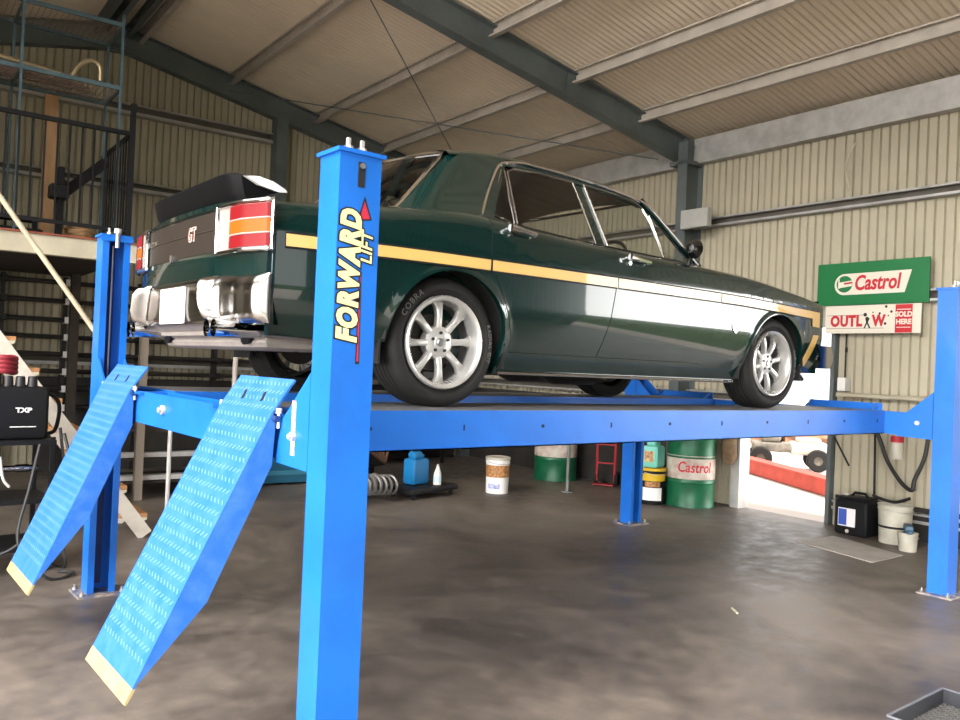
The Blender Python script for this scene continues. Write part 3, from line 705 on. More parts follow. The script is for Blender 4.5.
# doors: proud skins with a dark seam strip behind
def region_grid(m, left, right, ztop, zbot, off, s=1, nu=44, nv=30):
    """left/right: x as a function of z (seam curves), ztop/zbot functions of x"""
    P = []
    for j in range(nv+1):
        row = []
        for i in range(nu+1):
            t = i/nu; q = j/nv
            x = left(0.8)+(right(0.8)-left(0.8))*t; z = ztop(x)+(zbot(x)-ztop(x))*q
            xl, xr2 = left(z), right(z); x = xl+(xr2-xl)*t; z = ztop(x)+(zbot(x)-ztop(x))*q
            row.append((x, z))
        P.append(row)
    m.grid([[SP(x, wside(x, z)+off, z, s) for x, z in r] for r in P])
    edge = [P[0][i] for i in range(nu+1)]+[P[j][-1] for j in range(1, nv+1)]+[P[-1][i] for i in range(nu-1, -1, -1)]+[P[j][0] for j in range(nv-1, 0, -1)]
    m.grid([[SP(x, wside(x, z)+off, z, s) for x, z in edge+[edge[0]]], [SP(x, wside(x, z)-0.004, z, s) for x, z in edge+[edge[0]]]])
def seam_r(z):   # rear edge of the rear door: upright, then round the arch
    if z > 0.70: return 0.215+0.06*(z-0.70)
    return 0.0+math.sqrt(max(0, 0.405**2-(max(z, 0.42)-0.315)**2))*0.0+(0.215+(0.39-0.215)*min(1, ((0.70-z)/0.34))**0.8)
seam_m = lambda z: 1.045+0.10*max(0, min(1, (z-0.28)/0.5))
seam_f = lambda z: 1.985+0.13*max(0, min(1, (z-0.28)/0.35))**0.8
zt = lambda x: zs_f(x)-0.001
zb = lambda x: 0.285
for s in (1, -1):
    for nm, L_, R_ in (('rear_door', seam_r, seam_m), ('front_door', seam_m, seam_f)):
        m = MB(); region_grid(m, lambda z: L_(z)+0.0035, lambda z: R_(z)-0.0035, zt, lambda x: 0.2885, 0.0030, s); dr = m.build(nm, PAINT, car, True, 40)
        m = MB(); region_grid(m, L_, R_, zt, zb, 0.0009, s); m.build('door_seal', SEAL, dr, True, 40)
        hx = 0.33 if nm == 'rear_door' else 1.225
        hz = zs_f(hx)-0.060
        wv = wside(hx+0.06, hz)
        h = MB(); h.tube([SP(hx, wv+0.004, hz+0.008, s), SP(hx, wv+0.030, hz+0.010, s)], 0.021, 12)
        h.tube([SP(hx-0.005, wv+0.032, hz+0.014, s), SP(hx+0.06, wv+0.037, hz+0.008, s), SP(hx+0.165, wv+0.034, hz-0.002, s), SP(hx+0.172, wv+0.014, hz-0.006, s)], [0.020, 0.013, 0.011, 0.010], 10)
        h.tube([SP(hx+0.01, wv+0.002, hz-0.020, s), SP(hx+0.01, wv+0.020, hz-0.022, s)], 0.010, 10)
        h.build('door_handle', CHROME, dr, True)
        if nm == 'front_door':
            k = MB(); kz = hz-0.06; k.tube([SP(hx+0.03, wv+0.002, kz, s), SP(hx+0.03, wv+0.010, kz, s)], 0.011, 14); k.build('key_lock', CHROME, dr, True)
# gold stripe pieces
st_top = pchip([-0.95, 0.0, 1.1, 2.1, 3.4], [0.733, 0.742, 0.743, 0.742, 0.712])
def stripe(m, x0, x1, a, b, off, s):
    n = max(3, int((x1-x0)/0.03)); m.grid([[SP(x, wside(x, st_top(x)-a)+off, st_top(x)-a, s) for x in np.linspace(x0, x1, n)], [SP(x, wside(x, st_top(x)-(a+b)/2)+off, st_top(x)-(a+b)/2, s) for x in np.linspace(x0, x1, n)], [SP(x, wside(x, st_top(x)-b)+off, st_top(x)-b, s) for x in np.linspace(x0, x1, n)]])
for s in (1, -1):
    for x0, x1 in ((-0.86, 0.212), (0.224, 1.132), (1.142, 2.108), (2.118, 3.36)):
        m = MB(); stripe(m, x0, x1, 0.005, 0.057, 0.0052, s)
        m.cur = 1; stripe(m, x0, x1, -0.003, 0.004, 0.0052, s); stripe(m, x0, x1, 0.0585, 0.066, 0.0052, s)
        if x0 > 2: m.cur = 0; stripe(m, 3.25, 3.36, 0.057, 0.115, 0.0056, s)
        m.build('side_stripe', [GOLD, BLACK], car, fix=False, label='gold side stripe with thin black borders')
    m = MB(); P = []
    for z in np.linspace(0.54, 0.31, 10):
        xa = 3.27-0.45*(0.54-z); P.append([SP(xx, wside(xx, z)+0.0035, z, s) for xx in np.linspace(xa, xa+0.085, 4)])
    m.grid(P)
    m.build('valance_stripe', GOLD, car, fix=False)
    # sill moulding, belt moulding, guard badge
    m = MB(); m.tube([SP(x, wside(x, 0.18)+0.006, 0.178, s) for x in np.linspace(0.37, 2.43, 24)], 0.009, 8); m.build('sill_moulding', CHROMEW, car, True)
    m = MB(); bx = 2.28; m.prism([(bx-0.035, 0.555), (bx+0.035, 0.555), (bx+0.03, 0.52), (bx, 0.495), (bx-0.03, 0.52)], 1, *(sorted((YC-s*(wside(bx, .53)+0.0), YC-s*(wside(bx, .53)+0.007))))); m.build('guard_badge', CHROME, car)

# greenhouse
def gw(z): return 0.762-(z-0.955)*0.43
roof_side = pchip([0.15, 0.38, 0.7, 1.2, 1.5, 1.70], [1.305, 1.345, 1.362, 1.350, 1.322, 1.283])
def roof_pt(x, q, s):     # q 0 at rail, 1 at centre
    zr = roof_side(x); wr = gw(zr)
    A = PI/2*q
    if q < 0.5:
        a = q/0.5*1.25; return (wr-0.13*(1-math.cos(a))*0.9-0.02*(a/1.25), zr+0.036*math.sin(a)+0.004*a)
    p0 = roof_pt(x, 0.4999, s); t = (q-0.5)/0.5
    return (p0[0]*(1-t), p0[1]+0.024*math.sin(t*PI/2))
m = MB(); P = []
for x in np.linspace(0.15, 1.70, 36):
    row = []
    qs = list(np.linspace(0, 0.5, 8))+list(np.linspace(0.56, 1, 7))
    hd = 0.0
    for s, qq in ((1, qs), (-1, qs[::-1][1:])):
        for q in qq:
            w, z = roof_pt(x, q, s); xx = x
            if x < 0.2: xx = x-(0.2-x)*0+0.05*q*(0.2-x)/0.1*0
            row.append(SP(xx, w, z, s))
    P.append(row)
m.grid(P)
# C pillars
C_T = [(0.10, 0.0), (0.50, 0.0)]
for s in (1, -1):
    P = []
    for k in range(13):
        t = k/12; z = 0.955+(1-t)*0
        row = []
        for i in range(13):
            q = i/12
            xt = 0.15+0.41*q; zt_ = roof_side(xt); xb = -0.21+0.55*q; zb_ = zs_f(max(xb, -0.2))+0.010
            x = xb+(xt-xb)*t; z = zb_+(zt_-zb_)*t
            w = gw(z)+0.018*(1-t)**3
            w -= 0.10*max(0, (0.22-q)/0.22)**2*(0.45+0.55*(1-t))
            row.append(SP(x, w, z, s))
        P.append(row)
    m.grid(P)
    # return edge into the rear window
    P = []
    for k in range(13):
        t = k/12; xt = 0.15; zt_ = roof_side(xt); xb = -0.21; zb_ = zs_f(-0.2)+0.010
        x = xb+(xt-xb)*t; z = zb_+(zt_-zb_)*t; w = gw(z)+0.018*(1-t)**3-0.10*(0.45+0.55*(1-t))
        P.append([SP(x, w, z, s), SP(x+0.03, w-0.035, z-0.01, s)])
    m.grid(P)
m.build('roof', PAINT, car, True, 30)
# headliner
m = MB(); m.grid([[SP(x, w, roof_side(x)-0.012+0.03*(1-(w/0.56)**2)) for w in np.linspace(0.57, -0.57, 11)] for x in np.linspace(0.14, 1.64, 12)]); m.build('headliner', HEADL, car, True)
# glass
def rear_glass(m, off=0.0, ins=0.0):
    P = []
    for k in range(9):
        t = ins+(1-2*ins)*k/8; x = -0.195+(0.345+0.0)*t; z = 0.965+(1.322-0.965)*t; P.append([])
        for j in range(13):
            u = 1-2*j/12; wm = (0.665-0.10*t)*(1-ins); w = wm*u
            P[-1].append(SP(x-0.06*(1-u*u)+off, w, z+0.02*(1-u*u)))
    m.grid(P); return P
m = MB(); PG = rear_glass(m); m.build('rear_window', GLASSR, car, True, fix=False)
m = MB(); loop = PG[0]+[r[-1] for r in PG[1:]]+PG[-1][::-1][1:]+[r[0] for r in PG[::-1][1:-1]]
m.tube(loop, 0.011, 8, closed=True); m.build('rear_window_trim', CHROME, car, True)
P = []
for k in range(7):
    t = k/6; P.append([SP(2.10-0.42*t+0.08*(1-u*u), (0.70-0.125*t)*u, 0.945+(1.300-0.945)*t+0.02*(1-u*u)*t) for u in np.linspace(1, -1, 13)])
m = MB(); m.grid(P); m.build('windscreen', GLASS, car, True, fix=False)
m = MB(); loop = P[0]+[r[-1] for r in P[1:]]+P[-1][::-1][1:]+[r[0] for r in P[::-1][1:-1]]; m.tube(loop, 0.012, 8, closed=True); m.build('windscreen_trim', CHROME, car, True)
# side windows
def gp(x, z, s, off=0.0): return SP(x, gw(z)+off, z, s)
for s in (1, -1):
    beltz = lambda x: zs_f(x)+0.022
    # drip rail
    pts = [gp(0.27, beltz(0.27), s, 0.008), gp(0.36, 1.14, s, 0.008), gp(0.475, 1.30, s, 0.008), gp(0.56, 1.338, s, 0.008)]+[gp(x, roof_side(x)-0.006, s, 0.008) for x in np.linspace(0.68, 1.60, 14)]+[gp(1.70, 1.275, s, 0.008), gp(1.86, 1.12, s, 0.010), gp(2.04, beltz(2.04), s, 0.010)]
    m = MB(); m.tube(smoothpath(pts, 3), 0.0085, 8); m.build('drip_rail', CHROME, car, True)
    # frames
    def frame(poly, nm, r=0.0085, off=-0.006, trim=True):
        f = MB(); L = [gp(x, z, s, off) for x, z in poly]; f.tube(L, r*0.82, 8, closed=True); fo = f.build(nm, CHROMEW, car, True)
        g = MB(); 
        for i in range(1, len(poly)-1): g.quad([gp(*poly[0], s, off), gp(*poly[i], s, off), gp(*poly[i+1], s, off)])
        g.build('glass_pane', GLASS, fo, fix=True); return fo
    rear_q = [(0.325, beltz(.325)), (0.505, beltz(.5)), (0.525, 1.285), (0.50, 1.285)]
    frame(rear_q, 'quarter_window')
    rw = [(0.525, beltz(.52)), (1.115, beltz(1.11)), (1.085, 1.19), (1.060, 1.316), (0.80, 1.322), (0.60, 1.312), (0.545, 1.285)]
    frame(rw, 'rear_door_window')
    fw = [(1.215, beltz(1.2)), (1.715, beltz(1.7)), (1.690, 1.15), (1.655, 1.245), (1.585, 1.285), (1.40, 1.308), (1.155, 1.316)]
    frame(fw, 'front_door_window')
    vw = [(1.735, beltz(1.73)), (1.985, beltz(1.98)), (1.80, 1.12), (1.69, 1.225), (1.70, 1.15)]
    frame(vw, 'vent_window')
    # B pillar
    m = MB(); P = []
    for t in np.linspace(0, 1, 6):
        z = beltz(1.16)*(1-t)+1.335*t; P.append([gp(1.125-0.055*t, z, s, -0.012), gp(1.205-0.055*t, z, s, -0.012)])
    m.grid(P); m.build('centre_pillar', PAINT, car)
    # top band between window frames and drip rail
    m = MB(); P = []
    for x in np.linspace(0.52, 1.64, 16): P.append([gp(x, roof_side(x)-0.004, s, -0.002), gp(x, roof_side(x)-0.040, s, -0.004), gp(x, roof_side(x)-0.045, s, -0.03)])
    m.grid(P); m.build('window_header', PAINT, car)
    # A pillar
    m = MB(); m.bar(gp(1.66, 1.305, s, -0.01), gp(2.07, beltz(2.07)-0.01, s, -0.015), 0.035, 0.03, up=(1, 0, 1)); m.build('windscreen_pillar', PAINT, car)
    m = MB(); m.tube([SP(x, gw(beltz(x))+0.012, beltz(x)-0.004, s) for x in np.linspace(0.30, 2.02, 20)], 0.007, 6); m.build('belt_moulding', BLACKG, car, True)
    # mirror
    m = MB(); b0 = Vector(SP(1.93, gw(0.94)+0.03, 0.925, s)); b1 = Vector(SP(1.90, gw(0.94)+0.085, 1.005, s))
    m.tube([b0, b0+(b1-b0)*0.6, b1], [0.022, 0.010, 0.012], 10)
    M = Matrix.Translation(b1) @ Matrix.Rotation(PI/2, 4, 'Y'); m.lathe([(0, -0.045), (0.03, -0.04), (0.055, -0.01), (0.06, 0.015), (0.055, 0.018), (0.0, 0.014)], 24, M)
    m.build('door_mirror', BLACKG, car, True)
# interior
m = MB(); m.box(0.15, 2.0, YC-0.72, YC+0.72, 0.24, 0.27); m.box(1.80, 2.02, YC-0.68, YC+0.68, 0.62, 0.93); m.box(-0.22, 0.16, YC-0.62, YC+0.62, 0.90, 0.935); m.build('cabin_floor_and_dash', TRIMV, car)
for yy in (YC-0.36, YC+0.36):
    m = MB(); m.rbox(0.92, 1.42, yy-0.26, yy+0.26, 0.40, 0.55, 0.05); M = Matrix.Translation((0.95, yy, 0.5)) @ Matrix.Rotation(-0.28, 4, 'Y'); m.rbox(-0.06, 0.06, -0.26, 0.26, 0.0, 0.44, 0.05, M); m.build('front_seat', TRIMV, car, True)
m = MB(); m.rbox(0.2, 0.62, YC-0.66, YC+0.66, 0.40, 0.54, 0.05); M = Matrix.Translation((0.2, YC, 0.5)) @ Matrix.Rotation(-0.3, 4, 'Y'); m.rbox(-0.06, 0.06, -0.66, 0.66, 0.0, 0.42, 0.05, M); m.build('rear_seat', TRIMV, car, True)
m = MB(); c = Vector((1.60, YC-0.36, 0.90)); ax = Matrix.Rotation(-1.1, 3, 'Y')
ring = [c+ax @ Vector((0.185*math.cos(q), 0.185*math.sin(q), 0)) for q in np.linspace(0, 2*PI, 33)[:-1]]; m.tube(ring, 0.012, 8, closed=True)
for q in (0.3, PI-0.3, -PI/2): m.tube([c+ax @ Vector((0, 0, -0.03)), c+ax @ Vector((0.18*math.cos(q), 0.18*math.sin(q), 0))], 0.009, 6)
m.tube([c+ax @ Vector((0, 0, -0.03)), c+Vector((0.24, 0, -0.10))], 0.02, 8); m.build('steering_wheel', BLACK, car, True)

# tail panel
m = MB(); P = []
for z in (0.665, 0.67, 0.762, 0.767, 0.772, 0.845, 0.85): P.append([SP(xr(w)-0.0145-(0.004 if z in (0.767,) else 0)+(0.003 if z in (0.665, 0.85) else 0), w, z) for w in np.linspace(0.52, -0.52, 21)])
m.grid(P); tp = m.build('tail_panel', BROWN, car, True, 20)
def tail_fn(w0, z0, off=0.018): return lambda x, y, z: SP(xr(w0)-off-z, w0+x, z0+y)
m = MB(); add_text(m, 'GT', 0.088, tail_fn(0.20, 0.765), 0, extr=0.001, bold=0.004, xs=0.9); add_text(m, 'GT', 0.088, tail_fn(0.20, 0.765, 0.0205), 1, extr=0.0004, bold=-0.0015, xs=0.9); m.build('boot_badge', [mat('badge_silver', (0.75, 0.68, 0.6), 0.3, 0.3), REDL], tp, fix=False)
m = MB(); add_text(m, 'FALCON', 0.036, tail_fn(-0.42, 0.775), 0, extr=0.0008, bold=0.0008); m.build('name_badge', CHROME, tp, fix=False)
m = MB(); m.tube([SP(-1.012, -0.06, 0.675), SP(-1.034, -0.06, 0.675)], 0.018, 16); m.build('boot_lock', CHROMEW, tp, True)
m = MB(); P = []
for z in (0.852, 0.858, 0.866): P.append([SP(xr(w)-0.0155+(0.006 if z == .866 else 0), w, z) for w in np.linspace(0.60, -0.60, 21)])
m.grid(P); m.build('boot_seam_trim', BLACKG, car, True)
# tail lamps
for s in (1, -1):
    wi, wf = 0.515, 0.745; z0, z1 = 0.655, 0.858; LPP = [(-1.012, wi), (-0.996, wf), (-0.955, 0.862), (-0.945, 0.886), (-0.926, 0.893)]
    def LP(a, z, dd=0.0):
        if a <= 1: (xa, wa), (xb, wb), t = LPP[0], LPP[1], a
        else:
            k = min(int((a-1)*3), 2); t = (a-1)*3-k; (xa, wa), (xb, wb) = LPP[k+1], LPP[k+2]
        nx, nw = -(wb-wa), (xb-xa); L_ = math.hypot(nx, nw); nx /= L_; nw /= L_
        return SP(xa+(xb-xa)*t+nx*dd, wa+(wb-wa)*t-(-nw)*dd*(1 if nw > 0 else -1)*(1 if nw > 0 else -1), z, s)
    av = list(np.linspace(0, 1, 6))+list(np.linspace(1.08, 2.0, 10))
    m = MB(); m.grid([[LP(a, z, 0.0) for a in av] for z in (z0, (z0+z1)/2, z1)])
    for zz in (z0, z1): m.grid([[LP(a, zz, 0.0) for a in av], [LP(a, zz, -0.04) for a in av]])
    lamp = m.build('tail_lamp', CLRL, car, True, 30)
    m = MB(); loop = [LP(a, z0, 0.004) for a in av]+[LP(2.0, z, 0.004) for z in np.linspace(z0, z1, 5)[1:-1]]+[LP(a, z1, 0.004) for a in av[::-1]]+[LP(0, z, 0.004) for z in np.linspace(z1, z0, 5)[1:-1]]
    m.tube(loop, 0.0095, 8, closed=True); m.build('lamp_bezel', CHROME, lamp, True)
    for (za, zb2, mm) in ((0.668, 0.719, REDL), (0.727, 0.781, ORGL), (0.789, 0.845, REDL)):
        m = MB(); aa = list(np.linspace(0.52, 1, 5))+list(np.linspace(1.08, 1.86, 9))
        m.grid([[LP(a, z, 0.006) for a in aa] for z in np.linspace(za, zb2, 4)])
        e = [LP(a, za, 0.006) for a in aa]; m.grid([e, [LP(a, za, 0.0) for a in aa]]); m.grid([[LP(a, zb2, 0.006) for a in aa], [LP(a, zb2, 0.0) for a in aa]])
        m.build('lens', mm, lamp, True, 30, label='amber lamp lens' if mm is ORGL else 'red lamp lens')
    for zz in (0.723, 0.785):
        m = MB(); m.tube([LP(a, zz, 0.006) for a in av if a >= 0.5 and a < 1.9], 0.004, 6); m.build('lens_divider', CLRL, lamp, True)
# boot wing
def wing_section(tt):
    return [(-0.995, 1.012), (-0.985, 1.022), (-0.91, 1.022), (-0.80, 0.990), (-0.79, 0.975), (-0.86, 0.950), (-0.935, 0.905), (-0.955, 0.902), (-0.975, 0.93)]
m = MB(); rows = []
for w in [0.62, 0.61, 0.59, 0.56]+list(np.linspace(0.52, -0.52, 15))+[-0.56, -0.59, -0.61, -0.62]:
    a = abs(w)/0.62; sh = 0.05*a**16
    rows.append([SP(x+sh*(1-(x+1)*1.0), w*0.94, z-0.012*a**16) for x, z in wing_section(0)]+[SP(wing_section(0)[0][0]+sh*(1-(wing_section(0)[0][0]+1)), w*0.94, wing_section(0)[0][1]-0.012*a**16)])
m.grid(rows); 
WINGB = mat('wing_black', (0.0035, 0.0035, 0.004), 0.5, spec=0.1)
wg = m.build('boot_wing', WINGB, car, True, 30, label='black boot lid wing')
for s in (1, -1):
    m = MB(); S = wing_section(0)
    A = [SP(x+0.05*(1-(x+1)), 0.583, z-0.012, s) for x, z in S]; mm_ = MB(); mm_.quad(A); mm_.build('wing_side', WINGB, wg, fix=False)
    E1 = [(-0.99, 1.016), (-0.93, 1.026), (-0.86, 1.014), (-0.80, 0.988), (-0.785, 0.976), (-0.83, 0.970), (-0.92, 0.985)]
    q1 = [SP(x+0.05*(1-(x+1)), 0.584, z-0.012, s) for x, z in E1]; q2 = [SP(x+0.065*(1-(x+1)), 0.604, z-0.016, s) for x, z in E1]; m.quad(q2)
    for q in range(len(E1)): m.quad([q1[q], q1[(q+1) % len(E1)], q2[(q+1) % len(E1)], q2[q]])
    m.build('wing_end_cap', mat('wing_end_reflection', (0.85, 0.83, 0.80), 0.15, 0, coat=1.0), wg, fix=False, label='wing end with a pale sky reflection painted on')  # bright sky reflection put into the pale colour of the cap
    m = MB()
    for dx in (0, 0.05): m.bar(SP(-0.93+dx, 0.40, 0.915, s), SP(-0.90+dx, 0.36, topz(-0.9, .36, .02)-0.005, s), 0.012, 0.02)
    m.build('wing_stay', BLACKG, wg)
# rear bumper
def bump(w, q):
    """q 0 bottom .. 1 top; sculpted chrome bumper"""
    a = abs(w); zt_, zb_ = 0.560-0.006*(a/0.9)**2, 0.348
    z = zb_+(zt_-zb_)*q; b = (1-abs(2*q-1)**3.2)**0.5
    x = xr(min(a, 0.80))-0.008-0.045*b
    c = 0.50+0.07*(0.5-q)
    if a < c: x += 0.030*b*min(1, (c-a)/0.03)
    x -= 0.050*(0.45+0.55*b)*math.exp(-(abs(a-c)/0.036)**3)
    if a > c: x += 0.016*b*math.exp(-((a-0.63)/0.075)**4)
    return SP(x, w, z)
m = MB(); ws_ = sorted(set(list(np.linspace(-0.84, 0.84, 57))+[s*v for s in (1, -1) for v in np.linspace(0.40, 0.60, 34)]))
P = [[bump(w, q) for w in ws_] for q in np.linspace(0, 1, 15)]
m.grid(P)
for s in (1, -1):
    Q = []
    for q in np.linspace(0, 1, 15):
        x, y, z = bump(0.84, q); row = []
        for t in np.linspace(0, 1, 10):
            ang = min(1, t/0.35)*PI/2
            rr_ = 0.062
            if t <= 0.35: row.append(SP(x+(-0.925-x)*0.75*(1-math.cos(ang)), 0.84+rr_*math.sin(ang)*0.95, z, s))
            else: row.append(SP(x+(-0.925-x)*(0.75+0.25*(t-0.35)/0.65), 0.84+rr_*0.95+0.003, z, s))
        Q.append(row)
    m.grid(Q)
bp_ = m.build('rear_bumper', CHROMEW, car, True, 50)
m = MB(); m.rbox(-1.040, -1.028, YC-0.175, YC+0.175, 0.350, 0.525, 0.004); pl = m.build('number_plate', PLATE, bp_, label='white number plate')
m = MB()
for i, (yy, zz) in enumerate(((0.13, 0.375), (-0.13, 0.375))):
    m.tube([(-1.0395, YC+yy, zz), (-1.044, YC+yy, zz)], 0.007, 8)
m.build('plate_screw', BOLT, pl, True)
for s in (1, -1):
    for dw in (0.0, 0.085):
        m = MB(); w = 0.55+dw; m.tube([SP(-1.06, w, 0.325, s), SP(-0.82, w, 0.325, s)], 0.038, 20, caps=False); m.tube([SP(-0.82, w, 0.325, s), SP(-1.055, w, 0.325, s)], 0.034, 20, caps=False)
        m.build('exhaust_tip', CHROME, car, True)
    m = MB(); m.tube([SP(-0.88, 0.545, 0.318, s), SP(-0.8, 0.545, 0.312, s), SP(-0.60, 0.50, 0.27, s)], [0.06, 0.035, 0.035], 14); m.build('tailpipe', BLACK, car, True)
# front bumper, lamp, valance
m = MB(); P = []
for q in np.linspace(0, 1, 9):
    z = 0.30+0.165*q; row = []
    for w in np.linspace(0.89, -0.89, 25): row.append(SP(3.50+0.035*math.sin(PI*q)+0.05*(1-(w/0.89)**2), w, z))
    P.append(row)
m.grid(P)
for s in (1, -1):
    Q = []
    for q in np.linspace(0, 1, 9):
        z = 0.30+0.165*q; x = 3.50+0.035*math.sin(PI*q); row = []
        for t in np.linspace(0, 1, 9):
            ang = min(1, t/0.4)*PI/2
            row.append(SP(x-0.07*(1-math.cos(ang))-max(0, t-0.4)*0.26, 0.89+0.045*math.sin(ang), z, s))
        Q.append(row)
    m.grid(Q)
m.build('front_bumper', CHROME, car, True, 50)
for s in (1, -1):
    m = MB(); M = Matrix.Translation(SP(3.46, 0.66, 0.64, s)) @ Matrix.Rotation(PI/2, 4, 'Y'); m.lathe([(0.095, -0.05), (0.10, 0.02), (0.085, 0.03), (0.05, 0.045), (0.0, 0.05)], 24, M); hl = m.build('headlamp', CLRL, car, True)
    m = MB(); m.tube([SP(3.495, 0.66+0.1*math.cos(q), 0.64+0.1*math.sin(q), s) for q in np.linspace(0, 2*PI, 25)[:-1]], 0.008, 8, closed=True)
    m.tube([SP(3.44, 0.855, 0.60, s), SP(3.46, 0.85, 0.70, s)], 0.010, 8); m.build('headlamp_bezel', CHROME, hl, True)
m = MB(); m.prism([(3.12, 0.245), (3.42, 0.20), (3.44, 0.215), (3.40, 0.25)], 1, YC-0.74, YC+0.74); m.build('front_spoiler', BLACK, car)

# wheels
TR = 0.316; RRIM = 0.228; TW = 0.225
def wheel(cx, cz, s, rot=0.2):
    yo = YC-s*YC   # outer plane y
    root = MB(); M = Matrix.Translation((cx, yo, cz)) @ Matrix.Rotation(PI/2 if s > 0 else -PI/2, 4, 'X')   # local +z = outwards
    prof = [(RRIM-0.004, -0.030), (RRIM+0.008, -0.018), (RRIM+0.030, 0.000), (TR-0.040, 0.001), (TR-0.022, -0.006), (TR-0.010, -0.020), (TR-0.003, -0.032)]
    h = -0.040
    for k in range(5):
        prof += [(TR-0.001, h), (TR, h-0.024), (TR-0.0075, h-0.0255), (TR-0.0075, h-0.0325)]; h -= 0.034
    prof += [(TR-0.002, h), (TR-0.016, -TW+0.012), (TR-0.04, -TW+0.0), (RRIM, -TW+0.02)]
    root.lathe(prof, 72, M); w = root.build('wheel', TYRE, car, True, 30)
    # barrel and lip
    b = MB(); b.lathe([(RRIM-0.006, 0.004), (RRIM, -0.002), (RRIM+0.002, -0.014), (RRIM-0.004, -0.02)], 72, M); b.lathe([(RRIM-0.006, 0.004), (RRIM-0.020, 0.000), (RRIM-0.026, -0.012), (RRIM-0.030, -0.040), (RRIM-0.036, -0.075)], 72, M)
    b.build('rim_lip', RIML, w, True, 50)
    b = MB(); b.lathe([(RRIM-0.036, -0.075), (RRIM-0.040, -0.20)], 48, M); b.build('rim_barrel', mat('rim_barrel_grey', (0.16, 0.155, 0.15), 0.45, 0.7), w, True)
    # spokes
    sp = MB()
    for k in range(8):
        q = rot+2*PI*k/8; R = M @ Matrix.Rotation(q, 4, 'Z'); rows = []
        for r_, hw, zf in ((0.050, 0.022, -0.060), (0.085, 0.0165, -0.050), (0.13, 0.015, -0.044), (0.165, 0.018, -0.046), (0.185, 0.024, -0.052), (RRIM-0.033, 0.036, -0.058)):
            rows.append([R @ Vector((r_, y_, z_)) for y_, z_ in ((-hw, zf-0.030), (-hw, zf-0.006), (-hw*0.55, zf), (hw*0.55, zf), (hw, zf-0.006), (hw, zf-0.030))])
        sp.grid(rows)
    sp.lathe([(0.0, -0.045), (0.030, -0.045), (0.036, -0.050), (0.066, -0.052), (0.080, -0.060), (0.084, -0.10)], 40, M)
    sp.build('spoked_rim', RIM, w, True, 35)
    cp = MB(); cp.lathe([(0.0, -0.036), (0.016, -0.037), (0.022, -0.042), (0.024, -0.050)], 24, M); cp.build('centre_cap', mat('cap_grey', (0.35, 0.35, 0.35), 0.3, 0.8), w, True)
    cp = MB()
    for k in range(5):
        q = 0.3+2*PI*k/5; c = M @ Vector((0.047*math.cos(q), 0.047*math.sin(q), -0.049)); n = (M.to_3x3() @ Vector((0, 0, 1)))
        cp.tube([c, c+n*0.008], 0.0085, 6); 
    cp.build('wheel_nut', mat('nut_dark', (0.03, 0.03, 0.03), 0.4, 0.6), w, True)
    bk = MB(); bk.lathe([(0.0, -0.13), (0.14, -0.13), (0.145, -0.14), (0.145, -0.15), (0.0, -0.15)], 32, M); bk.build('brake_disc', mat('brake_dark', (0.05, 0.045, 0.04), 0.5, 0.6), w, True)
    if s > 0:
        for txt, c0, sz in (('COBRA', 2.42, 0.042), ('RADIAL G/T', 0.02, 0.030)):
            t = MB(); rr0 = (RRIM+TR)/2+0.004
            V, Fc = text_geo(txt, sz, extr=0.0006, bold=0.0, space=1.25); i0 = len(t.v)
            sgn = 1 if s > 0 else -1
            for (x, y, z) in V:
                q = c0-x/rr0; rad = rr0+y; t.v.append(tuple(M @ Vector((rad*math.cos(q), rad*math.sin(q), 0.0008+z))))
            for f in Fc: t.f.append(tuple(i0+a for a in f)); t.m.append(0)
            t.build('sidewall_lettering', TYRETXT, w, fix=False)
    return w
wheel(0, TR, 1, 0.05); wheel(2.82, TR, 1, 0.22); wheel(0, TR, -1, 0.3); wheel(2.82, TR, -1, 0.1)

# ================================================================== SIGNS AND FITTINGS ON THE DOORWAY WALL
def sfn(x, cy, cz, off): return lambda a, b, c: tuple(W(x-off-c, cy-a, cz+b))
def wallpoly(mb, x, poly, mi, t=0.0):
    i = len(mb.v); mb.v += [tuple(W(x-t, y, z)) for y, z in poly]; mb.f.append(tuple(range(i, i+len(poly)))); mb.m.append(mi)
def sboard(name, x, y0, y1, z0, z1, th, m, parent=None):
    b = MB(); P = [W(x, y1, z0), W(x, y0, z0), W(x, y0, z1), W(x, y1, z1)]; Q = [W(x-th, y1, z0), W(x-th, y0, z0), W(x-th, y0, z1), W(x-th, y1, z1)]
    b.quad(P); b.quad(Q)
    for k in range(4): b.quad([P[k], P[(k+1) % 4], Q[(k+1) % 4], Q[k]])
    return b.build(name, m, parent)
SX = 6.035
cs = empty('oil_sign')
tag(cs, 'green wall sign with red and white Castrol lettering and round emblem', 'sign')
sboard('board', SX, 0.565, 1.745, 2.348, 2.795, 0.02, SIGNG, cs)
b = MB(); x = SX-0.0215; zc = 2.568; hh = 0.112
arc = [(1.435+hh*math.cos(q)*1.0, zc-0.003+hh*math.sin(q)) for q in np.linspace(PI/2, -PI/2, 17)]
wallpoly(b, x, [(0.735, zc+hh*1.0)]+arc+[(0.80, zc-hh)], 0)
i = b.build('band', [SIGNW], cs, fix=False)
b = MB(); ring = [(1.435+0.088*math.cos(q), zc+0.088*math.sin(q)) for q in np.linspace(0, 2*PI, 33)[:-1]]; wallpoly(b, x-0.001, ring, 0)
wallpoly(b, x-0.002, [(1.50, zc+0.020), (1.35, zc+0.038), (1.35, zc-0.022), (1.50, zc-0.040)], 1)
wallpoly(b, x-0.003, [(1.44, zc+0.014), (1.35, zc+0.022), (1.35, zc+0.004), (1.44, zc-0.004)], 2)
wallpoly(b, x-0.003, [(1.505, zc+0.05), (1.49, zc+0.06), (1.49, zc-0.05), (1.505, zc-0.04)], 1)
